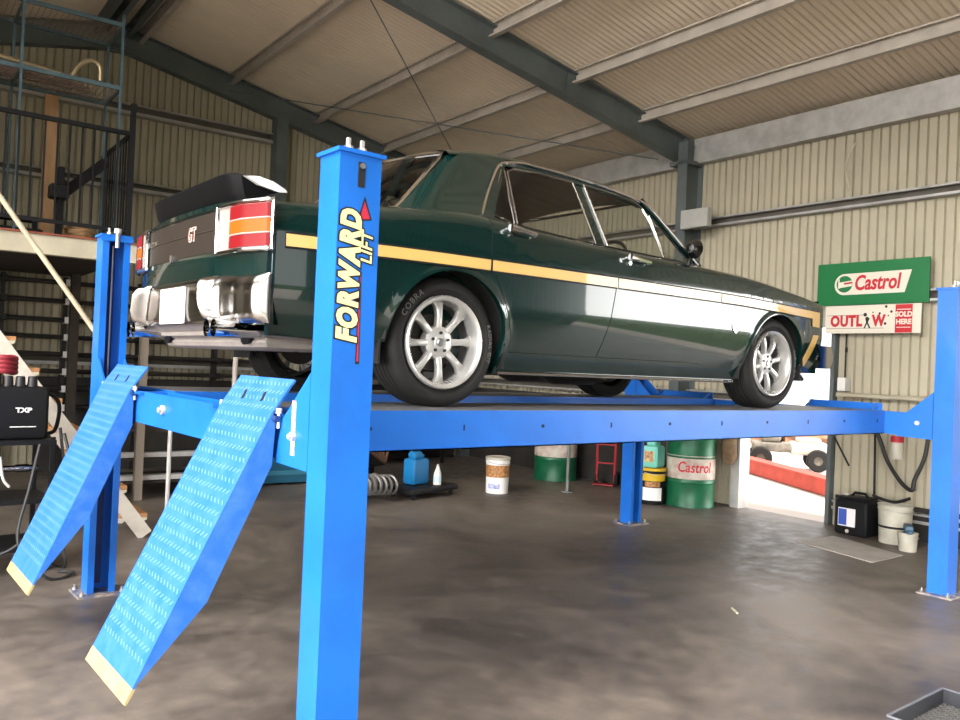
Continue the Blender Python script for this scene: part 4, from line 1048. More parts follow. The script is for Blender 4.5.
b.build('emblem', [SIGNG, SIGNW, SIGNR], cs, fix=False)
b = MB(); add_text(b, 'Castrol', 0.215, sfn(x-0.001, 1.09, zc-0.0, 0), 0, extr=0.001, bold=0.006, shear=0.18, xs=0.74); b.build('lettering', SIGNR, cs, fix=False)
osn = empty('shop_sign'); tag(osn, 'white wall sign with red OUTLAW lettering and a red SOLD HERE panel', 'sign')
sboard('board', SX, 0.632, 1.640, 2.048, 2.340, 0.018, SIGNW, osn)
b = MB(); wallpoly(b, SX-0.0195, [(0.885, 2.335), (0.715, 2.335), (0.715, 2.053), (0.885, 2.053)], 0)
for z in (2.285, 2.105): wallpoly(b, SX-0.0205, [(0.87, z+0.004), (0.73, z+0.004), (0.73, z-0.004), (0.87, z-0.004)], 1)
add_text(b, 'SOLD', 0.070, sfn(SX-0.020, 0.80, 2.235, 0), 1, extr=0.0008, bold=0.003, xs=0.95); add_text(b, 'HERE', 0.070, sfn(SX-0.020, 0.80, 2.160, 0), 1, extr=0.0008, bold=0.003, xs=0.95)
b.build('red_panel', [SIGNR, SIGNW], osn, fix=False)
b = MB(); add_text(b, 'OUTL', 0.155, sfn(SX-0.019, 1.405, 2.172, 0), 0, extr=0.001, bold=0.008, xs=0.80, space=1.1); add_text(b, 'W', 0.155, sfn(SX-0.019, 1.055, 2.172, 0), 0, extr=0.001, bold=0.008, xs=0.80)
for z in (2.238, 2.100): wallpoly(b, SX-0.0195, [(1.62, z+0.003), (1.18 if z > 2.2 else 1.0, z+0.003), (1.18 if z > 2.2 else 1.0, z-0.003), (1.62, z-0.003)], 1)
b.build('lettering', [SIGNR, mat('sign_grey', (0.35, 0.25, 0.22), 0.5)], osn, fix=False)
b = MB(); fx = 1.175
wallpoly(b, SX-0.0205, [(fx+0.035, 2.10), (fx+0.010, 2.16), (fx+0.022, 2.205), (fx+0.000, 2.222), (fx-0.028, 2.20), (fx-0.010, 2.16), (fx-0.040, 2.10), (fx-0.022, 2.10), (fx, 2.145), (fx+0.020, 2.10)], 0)
wallpoly(b, SX-0.0205, [(fx+0.022+0.02*math.cos(q), 2.240+0.02*math.sin(q)) for q in np.linspace(0, 2*PI, 13)[:-1]], 0)
for dy, z, r in ((0.98, 2.318, .014), (0.925, 2.265, .013), (1.045, 2.25, .012), (0.955, 2.225, .008), (0.985, 2.145, .014), (1.115, 2.262, .008)):
    wallpoly(b, SX-0.0205, [(dy+r*math.cos(q), z+r*math.sin(q)) for q in np.linspace(0, 2*PI, 13)[:-1]], 0)
b.build('figure_and_dots', [mat('sign_black', (0.012, 0.012, 0.012), 0.5)], osn, fix=False)

def simple(name, label, cat, mb, m, smooth=True, group=None, angle=40, kind=None):
    return tag(mb.build(name, m, smooth=smooth, angle=angle), label, cat, group, kind)
m = MB(); P = lambda y, z, x=6.0: W(x, y, z)
def sbox(mb, x0, x1, y0, y1, z0, z1, r=0.006):
    M = Matrix.Rotation(SY, 4, 'Z'); mb.rbox(x0, x1, y0, y1, z0, z1, r, M); return mb
sbox(m, 5.72, 5.80, 3.03, 3.44, 3.33, 3.56); simple('junction_box', 'pale grey metal box fixed to the steel column high on the wall', 'electrical box', m, mat('pale_box', (0.48, 0.47, 0.43), 0.5, 0, 0.1, 6), False)
m = MB(); sbox(m, 6.02, 6.13, 1.39, 1.48, 1.44, 1.58); so_ = simple('power_outlet', 'small white power outlet box on the ribbed wall below the signs', 'outlet', m, WHITE)
m = MB(); m.tube([P(1.435, 1.58, 6.09), P(1.435, 2.04, 6.09)], 0.008, 8); m.tube([P(1.425, 1.85, 6.08), P(1.425, 1.90, 6.08)], 0.014, 8); m.build('conduit', BLACK, so_, True)
m = MB(); m.tube(smoothpath([P(1.351, 4.06), P(1.40, 4.0), P(1.464, 3.838), P(1.45, 3.70), P(1.408, 3.56)], 6), 0.010, 8); simple('hanging_hose', 'thin cream hose hanging in a curve high on the ribbed wall', 'hose', m, IVORY)
m = MB(); m.tube(smoothpath([P(1.08, 1.16), P(0.983, 0.963), P(0.893, 0.751), P(0.737, 0.572, 5.96), P(0.62, 0.51, 5.94), P(0.60, 0.62, 5.95), P(0.52, 0.86, 5.97), P(0.50, 1.2, 6.0)], 6), 0.020, 10); simple('drain_hose', 'thick black hose sagging along the wall above the white bucket', 'hose', m, HOSE)
m = MB(); m.tube(smoothpath([P(0.60, 0.44, 5.87), P(0.66, 0.41, 5.87), P(0.75, 0.38, 5.86), P(0.88, 0.40, 5.84), P(0.95, 0.42, 5.84)], 6), 0.015, 8); simple('suction_hose', 'black hose curving down into the white bucket', 'hose', m, HOSE)
m = MB(); m.tube([P(1.055, 1.2, 6.03), P(1.035, 0.33, 6.03)], 0.012, 8); simple('wall_pipe', 'thin dark vertical pipe on the wall between the black drum and the bucket', 'pipe', m, BLACK)
m = MB(); m.tube([P(1.488, 0.95, 6.02), P(1.31, 0.66, 6.02)], 0.010, 8); simple('wall_rod', 'short dark rod leaning slanted against the ribbed wall', 'rod', m, BLACK)
d = empty('hand_cleaner', (5.90, 0.76, 0.80), 0, True); tag(d, 'cream plastic container with red lid hanging below the blue cross beam', 'container')
m = MB(); m.lathe([(0, 0), (0.055, 0.0), (0.060, 0.02), (0.062, 0.15), (0.055, 0.165), (0, 0.165)], 24); m.build('body', CREAMP, d, True)
m = MB(); m.lathe([(0.0, 0.165), (0.058, 0.165), (0.060, 0.17), (0.058, 0.225), (0.0, 0.23)], 24); m.build('lid', REDP, d, True)
m = MB(); m.tube([(0.05, 0, 0.20), (0.20, 0, 0.24)], 0.008, 8); m.build('hook', BLACK, d, True)
# sacking bag on the left door jamb
m = MB(); n = 10
for (z, r) in ((0, 0),): pass
i0 = len(m.v)
c = W(5.92, 2.735, 0)
prof = [(0.0, 0.50), (0.05, 0.51), (0.09, 0.58), (0.10, 0.72), (0.085, 0.85), (0.05, 0.95), (0.03, 1.02), (0.0, 1.03)]
for r, z in prof:
    for k in range(16):
        q = 2*PI*k/16; kk = 1+0.12*math.sin(3*q+z*20)+random.uniform(-.05, .05); m.v.append((c.x+r*kk*math.cos(q), c.y+r*kk*math.sin(q)*0.9, z))
for a in range(len(prof)-1):
    for k in range(16): m.f.append((i0+a*16+k, i0+a*16+(k+1) % 16, i0+(a+1)*16+(k+1) % 16, i0+(a+1)*16+k)); m.m.append(0)
simple('hanging_bag', 'brown sacking bag hanging from the left jamb of the doorway', 'bag', m, BAGM)

# ================================================================== THINGS ON THE FLOOR, RIGHT
d = empty('oil_container', (5.83, 1.10, 0), 0, True); tag(d, 'black square plastic drum with a white and blue label beside the doorway', 'drum')
m = MB(); m.rbox(-0.14, 0.14, -0.17, 0.17, 0.0, 0.36, 0.03); m.rbox(-0.12, 0.12, -0.15, 0.15, 0.35, 0.385, 0.015); m.build('body', BLACK, d, True)
m = MB(); m.tube([(0, -0.11, 0.38), (0, -0.08, 0.42), (0, 0.03, 0.42), (0, 0.06, 0.38)], 0.014, 8); m.build('handle', BLACK, d, True)
m = MB(); m.tube([(0, 0.12, 0.38), (0, 0.12, 0.41)], 0.03, 14); m.build('cap', CREAMP, d, True)
m = MB(); m.box(-0.1425, -0.1405, -0.06, 0.12, 0.09, 0.27); l = m.build('label', PLATE, d); m = MB(); m.box(-0.1435, -0.1426, 0.03, 0.115, 0.10, 0.26); m.build('label_print', LABELB, l)
m = MB(); m.tube([(-0.14, 0.02, 0.045), (-0.150, 0.02, 0.045)], 0.018, 12); m.build('tap', CREAMP, d, True)
def bucket(name, label, cat, x, y, z, r, h, m_body, m_band=None, taper=0.9, lid=None, band=(0.3, 0.5), handle=True, rx=0):
    d = empty(name, (x, y, z), 0, True); tag(d, label, cat)
    m = MB(); m.lathe([(0, 0.0), (r*taper, 0.0), (r*(taper+0.01), 0.006), (r*0.985, h*0.86), (r*1.03, h*0.87), (r*1.03, h*0.89), (r, h*0.90), (r*1.0, h*0.96), (r*1.04, h*0.965), (r*1.04, h), (r*0.97, h), (r*0.96, h*0.9), (r*taper*0.95, 0.02), (0, 0.02)], 40); m.build('body', m_body, d, True)
    if m_band:
        m = MB(); ra = lambda f: r*(taper+(0.985-taper)*f/0.86)+0.0015
        m.lathe([(ra(band[0]), h*band[0]), (ra(band[1]), h*band[1])], 40); m.build('label', m_band, d, True)
    if lid:
        m = MB(); m.lathe([(r*1.05, h*0.94), (r*1.06, h*1.01), (r*1.0, h*1.02), (r*0.95, h*1.005), (0, h*1.005)], 40); m.build('lid', lid, d, True)
    if handle:
        m = MB(); m.tube([(r*1.03*math.cos(q), r*1.03*math.sin(q), h*0.90+(-0.10*r if 0 else 0.03*math.sin(q))) for q in np.linspace(-PI/2-1.5, -PI/2+1.5, 15)], 0.004, 6); m.build('handle', GALV, d, True)
    return d
b1 = bucket('bucket', 'large white plastic bucket with a black strap beside the black drum', 'bucket', 5.80, 0.70, 0, 0.155, 0.37, CREAMP, BLACK, 0.88, band=(0.40, 0.46))
b2 = bucket('bucket', 'small cream bucket on the floor in front of the larger bucket', 'bucket', 5.53, 0.44, 0, 0.085, 0.17, CREAMP, None, 0.85)
m = MB(); c = W(5.53, 0.44, 0)
M = Matrix.Translation((c.x, c.y, 0.205)) @ Matrix.Rotation(0.5, 4, 'Z'); m.rbox(-0.10, 0.10, -0.035, 0.035, -0.032, 0.035, 0.012, M); m.rbox(-0.16, -0.08, -0.02, 0.02, -0.03, 0.0, 0.008, M); simple('blue_brush', 'dark blue tool lying across the small cream bucket', 'tool', m, mat('tool_blue', (0.03, 0.09, 0.16), 0.4))
m = MB(); P4 = [(4.88, 1.16), (5.50, 1.15), (5.26, 0.345), (4.70, 0.33)]
V4 = [W(x, y, 0.001) for x, y in P4]; m.quad(V4); T4 = [v+Vector((0, 0, 0.006)) for v in V4]; m.quad(T4)
for k in range(4): m.quad([V4[k], V4[(k+1) % 4], T4[(k+1) % 4], T4[k]])
simple('floor_sheet', 'flat grey rectangular sheet lying on the concrete floor near the doorway', 'sheet', m, SHEETM, False)
# plastic mesh crate, bottom right corner
cr = empty('plastic_crate', (1.515, -1.825, 0)); tag(cr, 'dark grey plastic tray with a latticed base on the floor in the foreground', 'crate')
hx, hy, hz = 0.275, 0.225, 0.12
m = MB()
for sx_ in (-1, 1): m.box(min(sx_*hx, sx_*(hx-0.008)), max(sx_*hx, sx_*(hx-0.008)), -hy, hy, 0.0, hz)
for sy_ in (-1, 1): m.box(-hx+0.008, hx-0.008, min(sy_*hy, sy_*(hy-0.008)), max(sy_*hy, sy_*(hy-0.008)), 0.0, hz)
m.build('side_walls', CRATE, cr)
m = MB(); 
for (a, b_) in (((-hx, -hy), (hx, -hy)), ((hx, -hy), (hx, hy)), ((hx, hy), (-hx, hy)), ((-hx, hy), (-hx, -hy))):
    m.bar((a[0], a[1], hz), (b_[0], b_[1], hz), 0.009, 0.008)
m.build('rim', mat('crate_rim', (0.16, 0.16, 0.18), 0.4), cr)
m = MB(); n = 15
for k in range(-n, n+1):
    c0 = k*0.036
    for sg in (1, -1):
        pts = []
        for t in (-1, 1):
            pass
        # line x*sg + y = c0 within the base
        seg = []
        for xx in (-hx+0.01, hx-0.01):
            yy = c0-sg*xx
            if -hy+0.01 <= yy <= hy-0.01: seg.append((xx, yy))
        for yy in (-hy+0.01, hy-0.01):
            xx = (c0-yy)*sg
            if -hx+0.01 <= xx <= hx-0.01: seg.append((xx, yy))
        if len(seg) >= 2: m.bar((seg[0][0], seg[0][1], 0.052+0.001*sg), (seg[1][0], seg[1][1], 0.052+0.001*sg), 0.007, 0.010)
m.build('lattice_base', mat('crate_lattice', (0.11, 0.105, 0.10), 0.45), cr)
m = MB(); m.tube([(-0.06, 0.0, 0.026), (-0.04, 0.01, 0.035)], 0.012, 8); 
simple('screw_lid', 'tiny white cap lying in the dark foreground tray', 'cap', MB().tube([(1.46, -1.78, 0.059), (1.465, -1.775, 0.075)], 0.014, 10), WHITE)
# litter on the floor
for k, (x, y, L, a, lab) in enumerate(((2.33, -0.14, 0.11, 0.9, 'pale wood splinter lying on the bare floor in the right foreground'),)):
    m = MB(); m.bar((x, y, 0.008), (x+L*math.cos(a), y+L*math.sin(a), 0.010), 0.012, 0.010); simple('wood_splinter', lab, 'debris', m, IVORY, False)

# ================================================================== DRUMS AND BUCKETS UNDER THE LIFT
def drum(name, label, x, y, r, h, lab_m, z0b, z1b, txt=None, rz=0.0):
    d = empty(name, (x, y, 0), rz, True); tag(d, label, 'drum', None)
    pr = [(0, 0.004), (r*0.97, 0.004), (r*1.0, 0.0), (r*1.0, 0.02)]
    for zz in (h*0.33, h*0.66):
        pr += [(r*0.985, 0.03 if zz < h*0.4 else zz-h*0.28), (r*0.985, zz-0.02), (r*1.012, zz), (r*0.985, zz+0.02)]
    pr += [(r*0.985, h-0.03), (r, h-0.015), (r, h), (r*0.96, h), (r*0.95, h-0.02), (0, h-0.02)]
    m = MB(); m.lathe(pr, 56); m.build('body', DRUMG, d, True, 30)
    m = MB(); m.lathe([(r*0.985+0.003, z0b), (r*0.985+0.003, z1b)], 56); l = m.build('label_band', lab_m, d, True)
    if txt:
        V, Fc = text_geo(txt, 0.17, extr=0.001, bold=0.003, shear=0.15, xs=0.8); m = MB()
        fa = -2.30; rr_ = r*0.985+0.0045
        for (a, b_, c_) in V:
            q = fa+a/rr_; m.v.append(((rr_+c_)*math.cos(q), (rr_+c_)*math.sin(q), (z0b+z1b)/2+b_))
        for f in Fc: m.f.append(f); m.m.append(0)
        m.build('label_lettering', SIGNR, l, fix=False)
    return d
LBW = mat('drum_label_white', (0.62, 0.56, 0.48), 0.5, 0, 0.35, 9, color2=(0.45, 0.33, 0.28))
drum('oil_drum', 'green oil drum with white Castrol band nearest the doorway, behind the yellow bucket', 5.64, 3.06, 0.285, 0.88, LBW, 0.33, 0.60, 'Castrol')
dd = drum('oil_drum', 'green oil drum with red and white upper half at the far corner behind the lift', 5.55, 5.36, 0.30, 0.88, LBW, 0.33, 0.84, None)
m = MB(); m.lathe([(0.3005, 0.52), (0.3005, 0.74)], 30, None, -2.7, -1.95); m.build('label_print', SIGNR, dd, True)
yb = bucket('pail', 'black pail with yellow top and white label beside the green drum, blue jug on top', 'pail', 5.27, 3.32, 0, 0.155, 0.42, BLACK, YEL, 0.90, lid=YEL, band=(0.66, 0.90))
m = MB(); m.lathe([(0.150, 0.05), (0.1525, 0.20)], 30, None, -3.2, -1.6); m.build('paper_label', PLATE, yb, True); m = MB(); m.lathe([(0.154, 0.21), (0.1565, 0.27)], 30, None, -3.0, -1.8); m.build('print_band', LABELO, yb, True)
d = empty('fluid_jug', (5.27, 3.32, 0.426), 0.3, True); tag(d, 'pale turquoise plastic jug standing on the yellow topped pail', 'jug')
m = MB(); m.rbox(-0.12, 0.12, -0.10, 0.10, 0.0, 0.26, 0.03); m.rbox(-0.08, 0.08, -0.06, 0.06, 0.25, 0.32, 0.025); m.tube([(-0.06, 0, 0.31), (-0.06, 0, 0.37)], 0.028, 14); m.build('body', TEAL, d, True)
m = MB(); m.box(-0.124, -0.1205, -0.06, 0.06, 0.07, 0.20); m.build('label', mat('jug_label', (0.65, 0.55, 0.25), 0.5, 0, 0.8, 30, color2=(0.35, 0.08, 0.05)), d)
m = MB(); m.tube([(-0.06, 0, 0.37), (-0.06, 0, 0.40)], 0.032, 14); m.build('cap', YEL, d, True)
yd = bucket('pail', 'tall olive yellow pail squeezed between the black pail and the green drum', 'pail', 5.50, 3.60, 0, 0.14, 0.55, mat('olive_yellow', (0.40, 0.30, 0.04), 0.45), None, 0.95, lid=MATS['olive_yellow'])
wb = bucket('pail', 'white lidded pail with brown and blue label standing alone under the lift', 'pail', 3.98, 4.66, 0, 0.145, 0.43, PLATE, LABELO, 0.93, lid=CREAMP, band=(0.46, 0.80))
m = MB(); m.lathe([(0.1395, 0.06), (0.141, 0.12)], 30, None, -3.1, -2.0); m.build('blue_print', mat('soft_blue_print', (0.25, 0.3, 0.65), 0.5, 0, 0.7, 20, color2=(0.7, 0.7, 0.8)), wb, True)
m = MB(); c = W(4.86, 4.35); m.tube([(c.x, c.y, 0), (c.x, c.y, 1.14)], 0.022, 12); m.tube([(c.x, c.y, 0), (c.x, c.y, 0.015)], 0.07, 16); simple('prop_stand', 'slim grey prop stand in front of the far green drum', 'stand', m, mat('dull_prop', (0.16, 0.16, 0.15), 0.5))
d = empty('hand_truck', (5.80, 4.62, 0), 0.6, True); tag(d, 'red tubular hand truck standing near the far wall', 'hand truck')
m = MB(); m.tube(smoothpath([(0, -0.12, 0.05), (0, -0.12, 1.1), (0, -0.05, 1.2), (0, 0.05, 1.2), (0, 0.12, 1.1), (0, 0.12, 0.05)], 5), 0.016, 8); m.build('frame', REDP, d, True)
for z in (0.3, 0.55, 0.85):
    m = MB(); m.tube([(0, -0.12, z), (0, 0.12, z)], 0.010, 8); m.build('rung', REDP, d, True)
m = MB(); m.box(-0.18, 0.0, -0.14, 0.14, 0.02, 0.03); m.build('toe_plate', REDP, d)
for sy_ in (-1, 1):
    m = MB(); m.lathe([(0.03, -0.02), (0.09, -0.02), (0.095, 0), (0.09, 0.02), (0.03, 0.02), (0, 0.02)], 20, Matrix.Translation((0.06, sy_*0.14, 0.096)) @ Matrix.Rotation(PI/2, 4, 'X')); m.build('wheel', TYRE, d, True)

# trolley with jerrycan, bottle; springs
tr = empty('platform_trolley', (2.98, 4.78, 0), 0.30, True); tag(tr, 'low black castor platform carrying a blue can and a white bottle', 'trolley')
m = MB(); m.rbox(-0.42, 0.42, -0.20, 0.20, 0.06, 0.13, 0.02); m.build('deck', BLACK, tr, True)
for a in (-0.34, 0.34):
    for b_ in (-0.15, 0.15):
        m = MB(); m.lathe([(0, -0.012), (0.028, -0.012), (0.03, 0), (0.028, 0.012), (0, 0.012)], 16, Matrix.Translation((a, b_, 0.03)) @ Matrix.Rotation(PI/2, 4, 'X')); m.box(a-0.01, a+0.01, b_-0.02, b_+0.02, 0.045, 0.065); m.build('castor', BLACK, tr, True)
jc = W(2.93, 4.86); d = empty('jerrycan', (jc.x, jc.y, 0.131), 0.25); tag(d, 'blue plastic jerrycan standing on the low black trolley', 'jerrycan')
m = MB(); m.rbox(-0.14, 0.14, -0.09, 0.09, 0, 0.30, 0.03); m.rbox(-0.10, 0.06, -0.06, 0.06, 0.29, 0.38, 0.03); m.build('body', JERB, d, True)
m = MB(); m.tube([(0.09, 0, 0.29), (0.09, 0, 0.34)], 0.03, 14); m.build('cap', JERB, d, True)
m = MB(); m.tube([(-0.10, 0, 0.37), (-0.08, 0, 0.41), (0.02, 0, 0.41), (0.04, 0, 0.37)], 0.013, 8); m.build('handle', JERB, d, True)
jc = W(3.14, 4.72); d = empty('spray_bottle', (jc.x, jc.y, 0.131)); tag(d, 'small white tapered bottle standing beside the blue jerrycan', 'bottle')
m = MB(); m.lathe([(0, 0), (0.045, 0.0), (0.048, 0.01), (0.045, 0.13), (0.022, 0.19), (0.014, 0.22), (0.014, 0.235), (0, 0.24)], 24); m.build('body', WHITE, d, True)
m = MB(); m.lathe([(0.0485, 0.03), (0.0475, 0.10)], 24); m.build('label', mat('bottle_label', (0.55, 0.7, 0.75), 0.5), d, True)
def spring(c, ax, R, r, L, turns):
    a = Vector(ax).normalized(); u = a.cross(Vector((0, 0, 1))).normalized(); v = a.cross(u); pts = []
    for k in range(int(turns*14)+1):
        q = 2*PI*k/14; pts.append(Vector(c)+a*(L*k/(turns*14))+u*R*math.cos(q)+v*R*math.sin(q))
    return pts
for c, ax, lab in (((1.96, 4.47, 0.22), (1, 0.25, -0.08), 'worn silver coil spring lying on its side behind the near post'), ((1.9, 4.75, 0.17), (1, 0.15, 0), 'dark coil spring lying behind the worn silver spring')):
    p = W(*c); m = MB(); m.tube(spring(p, ax, 0.10, 0.014, 0.55, 6.5), 0.016, 8); simple('coil_spring', lab, 'spring', m, mat('spring_steel', (0.22, 0.21, 0.20), 0.4, 0.5) if 'silver' in lab else PIPE)
# engine block on stand behind the near post
d = empty('engine_block', (2.35, 5.35, 0), 0.3, True); tag(d, 'dark greasy engine on a low stand behind the coil springs', 'engine')
m = MB(); m.rbox(-0.38, 0.38, -0.22, 0.22, 0.30, 0.62, 0.04); m.rbox(-0.30, 0.30, -0.30, -0.05, 0.55, 0.78, 0.04); m.rbox(-0.30, 0.30, 0.05, 0.30, 0.55, 0.78, 0.04); m.build('block', mat('greasy_iron', (0.03, 0.026, 0.022), 0.5, 0.4, 0.5, 9), d, True)
m = MB(); m.rbox(-0.26, 0.26, -0.14, 0.14, 0.17, 0.31, 0.05); m.build('sump', BLACK, d, True)
for k in range(4):
    m = MB(); m.tube(smoothpath([(-0.24+k*0.16, -0.28, 0.66), (-0.22+k*0.15, -0.38, 0.62), (-0.1+k*0.08, -0.42, 0.50), (0.1, -0.42, 0.38)], 5), 0.022, 8); m.build('exhaust_header', mat('header_rust', (0.12, 0.06, 0.035), 0.6, 0.5), d, True)
m = MB(); m.lathe([(0.0, 0), (0.13, 0), (0.13, 0.05), (0, 0.05)], 24, Matrix.Translation((0.02, 0, 0.80))); m.build('air_cleaner', CHROMEW, d, True)
for a in (-0.32, 0.32):
    m = MB(); m.bar((a, -0.24, 0.02), (a, 0.24, 0.02), 0.05, 0.04); m.bar((a, 0, 0.02), (a, 0, 0.32), 0.05, 0.05, up=(0, 1, 0)); m.build('stand_leg', BLACK, d)
# dark storage shelving along the gable wall
def shelving(name, label, x0, x1, y0, y1, zs, seed, mshelf):
    d = empty(name, (x0, y0, 0), 0, True); tag(d, label, 'shelving'); w = x1-x0; dp = y1-y0
    for a in (0.0, w-0.04):
        for b_ in (0.0, dp-0.04):
            m = MB(); m.box(a, a+0.04, b_, b_+0.04, 0, zs[-1]); m.build('post', BLACK, d)
    for z in zs:
        m = MB(); m.box(0, w, 0, dp, z-0.03, z); m.build('shelf', mshelf, d)
    return d
DKW = mat('dirty_board', (0.045, 0.034, 0.026), 0.8, 0, 0.4, 5)
shelving('storage_shelf', 'long dark bench shelving along the gable wall behind the lift', 2.65, 5.0, 7.35, 7.95, (0.25, 0.75, 1.30), 1, DKW)
rnd = random.Random(3)
ORD = ('first', 'second', 'third', 'fourth', 'fifth', 'sixth', 'seventh', 'eighth', 'ninth', 'tenth', 'eleventh', 'twelfth')
boxcols = [('dark_box', (0.03, 0.028, 0.026)), ('brown_carton', (0.14, 0.08, 0.045)), ('rust_carton', (0.20, 0.085, 0.035)), ('grey_carton', (0.10, 0.10, 0.095)), ('blue_carton', (0.03, 0.06, 0.12))]
for si, z in enumerate((0.25, 0.75, 1.30)):
    x = 2.72; cnt_ = 0
    while x < 4.75:
        wd = rnd.uniform(0.18, 0.36); hh_ = rnd.uniform(0.14, 0.34); nm, cc = rnd.choice(boxcols)
        m = MB(); sbox(m, x, x+wd-0.02, 7.42, 7.42+rnd.uniform(0.25, 0.4), z+0.001, z+hh_, 0.008)
        side = ('bottom', 'middle', 'top')[si]
        tag(m.build('storage_box', mat(nm, cc, 0.8, 0, 0.3, 6)), '%s storage box, %s from the left on the %s shelf of the dark bench shelving' % (nm.split('_')[0], ORD[cnt_], side), 'box', 'boxes on the bench shelving')
        x += wd+rnd.uniform(0.0, 0.08); cnt_ += 1
shelving('low_bench', 'low dark bench with a pale stacked sheet under the mezzanine', -0.35, 1.35, 5.75, 6.45, (0.18, 0.42, 0.72), 2, DKW)
for k, (z, lab, mm) in enumerate(((0.43, 'pale grey length of channel on the low dark bench, upper one', GALV), (0.19, 'pale grey length of channel on the low dark bench, lower one', GALV))):
    m = MB(); sbox(m, -0.30, 0.65, 5.70, 5.82, z, z+0.05, 0.004); simple('channel_length', lab, 'metal channel', m, mm, False)
d = empty('steel_cabinet', (1.75, 6.1, 0), 0, True); tag(d, 'low teal blue cabinet against the wall left of the near post', 'cabinet')
m = MB(); m.rbox(-0.35, 0.45, 0, 0.5, 0.02, 0.50, 0.01); m.build('body', mat('teal_cabinet', (0.02, 0.12, 0.20), 0.4), d)
m = MB(); m.box(-0.36, 0.46, -0.012, 0.0, 0.12, 0.17); m.build('drawer', mat('teal_cabinet_light', (0.06, 0.25, 0.36), 0.4), d)

# ================================================================== LEFT: MEZZANINE, STAIR, RACKS
mb = MB(); mb.box(-5.7, -0.20, 5.30, 8.08, 2.44, 2.585); struct(addobj_shed(mb, 'trim_60', DKW))
mb = MB(); mb.box(-5.7, -0.20, 5.18, 5.30, 2.395, 2.572); struct(addobj_shed(mb, 'trim_61', IVORY))
mb = MB(); mb.box(-5.7, -0.18, 5.16, 5.32, 2.573, 2.590); struct(addobj_shed(mb, 'trim_62', REDBR))
for yy in (5.36, 7.6):
    mb = MB(); mb.box(-0.34, -0.24, yy, yy+0.1, 0, 2.44); struct(addobj_shed(mb, 'trim_%d' % (63 if yy < 6 else 64), DKW))
# balustrade
bl = empty('balustrade', (-0.30, 5.22, 2.59), 0, True); tag(bl, 'black steel railing along the edge of the raised storage floor', 'railing')
m = MB(); m.box(-2.6, 0.0, -0.02, 0.02, 1.045, 1.085); m.build('top_rail', BLACK, bl)
m = MB(); m.box(-2.6, 0.0, -0.015, 0.015, 0.10, 0.135); m.build('bottom_rail', BLACK, bl)
m = MB(); m.box(0.0, 0.045, -0.025, 0.025, 0.0, 1.36); m.build('end_post', BLACK, bl)
m = MB(); m.box(0.005, 0.035, 0.03, 1.3, 1.045, 1.085); m.build('side_rail', BLACK, bl)
m = MB(); m.box(0.005, 0.035, 0.03, 1.3, 0.10, 0.13); m.build('side_bottom_rail', BLACK, bl)
x = -0.10
for k in range(24):
    m = MB(); m.box(-0.105*(k+1)-0.008, -0.105*(k+1)+0.008, -0.008, 0.008, 0.13, 1.05); m.build('picket', BLACK, bl)
for k in range(11):
    m = MB(); m.box(0.012, 0.028, 0.11*(k+1), 0.11*(k+1)+0.016, 0.13, 1.05); m.build('picket', BLACK, bl)
# cage shelving on the mezzanine
cg = empty('wire_shelving', (-0.38, 5.34, 2.59), 0, True); tag(cg, 'tall blue grey wire shelving unit standing on the raised storage floor', 'shelving')
for a in (0.0, -0.86, -1.72):
    for b_ in (0.0, 0.64):
        m = MB(); m.box(a-0.012, a+0.012, b_-0.012, b_+0.012, 0, 2.24 if b_ == 0 else 2.18); m.build('post', RACKB, cg)
for z in (1.52, 2.14):
    m = MB()
    for b_ in (0.0, 0.64): m.box(-1.74, 0.012, b_-0.010, b_+0.010, z-0.02, z+0.02)
    for a in (0.0, -0.86, -1.72): m.box(a-0.010, a+0.010, 0.01, 0.63, z-0.02, z+0.02)
    f_ = m.build('shelf_frame', RACKB, cg)
    m = MB()
    for k in range(35): m.box(-1.72+k*0.05, -1.717+k*0.05, 0, 0.64, z-0.003, z)
    for k in range(13): m.box(-1.72, 0, k*0.05, k*0.05+0.003, z, z+0.003)
    m.build('wire_mesh', mat('rusty_mesh', (0.30, 0.22, 0.16), 0.6, 0.3), f_)
m = MB(); m.tube(smoothpath([W(-1.9, 5.5, 4.22), W(-1.2, 5.5, 4.21), W(-0.85, 5.5, 4.18)], 6), 0.026, 10); m.tube(smoothpath([W(-0.80, 5.52, 4.17), W(-0.72, 5.52, 4.30), W(-0.62, 5.52, 4.37), W(-0.54, 5.52, 4.33), W(-0.53, 5.52, 4.20)], 6), 0.024, 10)
pb = MATS['mild_brass'] if 'mild_brass' in MATS else mat('mild_brass', (0.42, 0.33, 0.20), 0.35, 0.6)
m1 = MB(); m1.tube(smoothpath([W(-1.9, 5.5, 4.24), W(-1.2, 5.5, 4.20), W(-0.85, 5.5, 4.16)], 6), 0.026, 10); simple('straight_tube', 'long straight golden brown exhaust tube lying on the middle wire shelf', 'pipe', m1, pb)
m1 = MB(); m1.tube(smoothpath([W(-0.80, 5.52, 4.15), W(-0.72, 5.52, 4.30), W(-0.62, 5.52, 4.37), W(-0.54, 5.52, 4.33), W(-0.53, 5.52, 4.19)], 6), 0.024, 10); simple('bent_tube', 'hooped golden brown exhaust bend standing on the middle wire shelf', 'pipe', m1, pb)
rnd = random.Random(9)
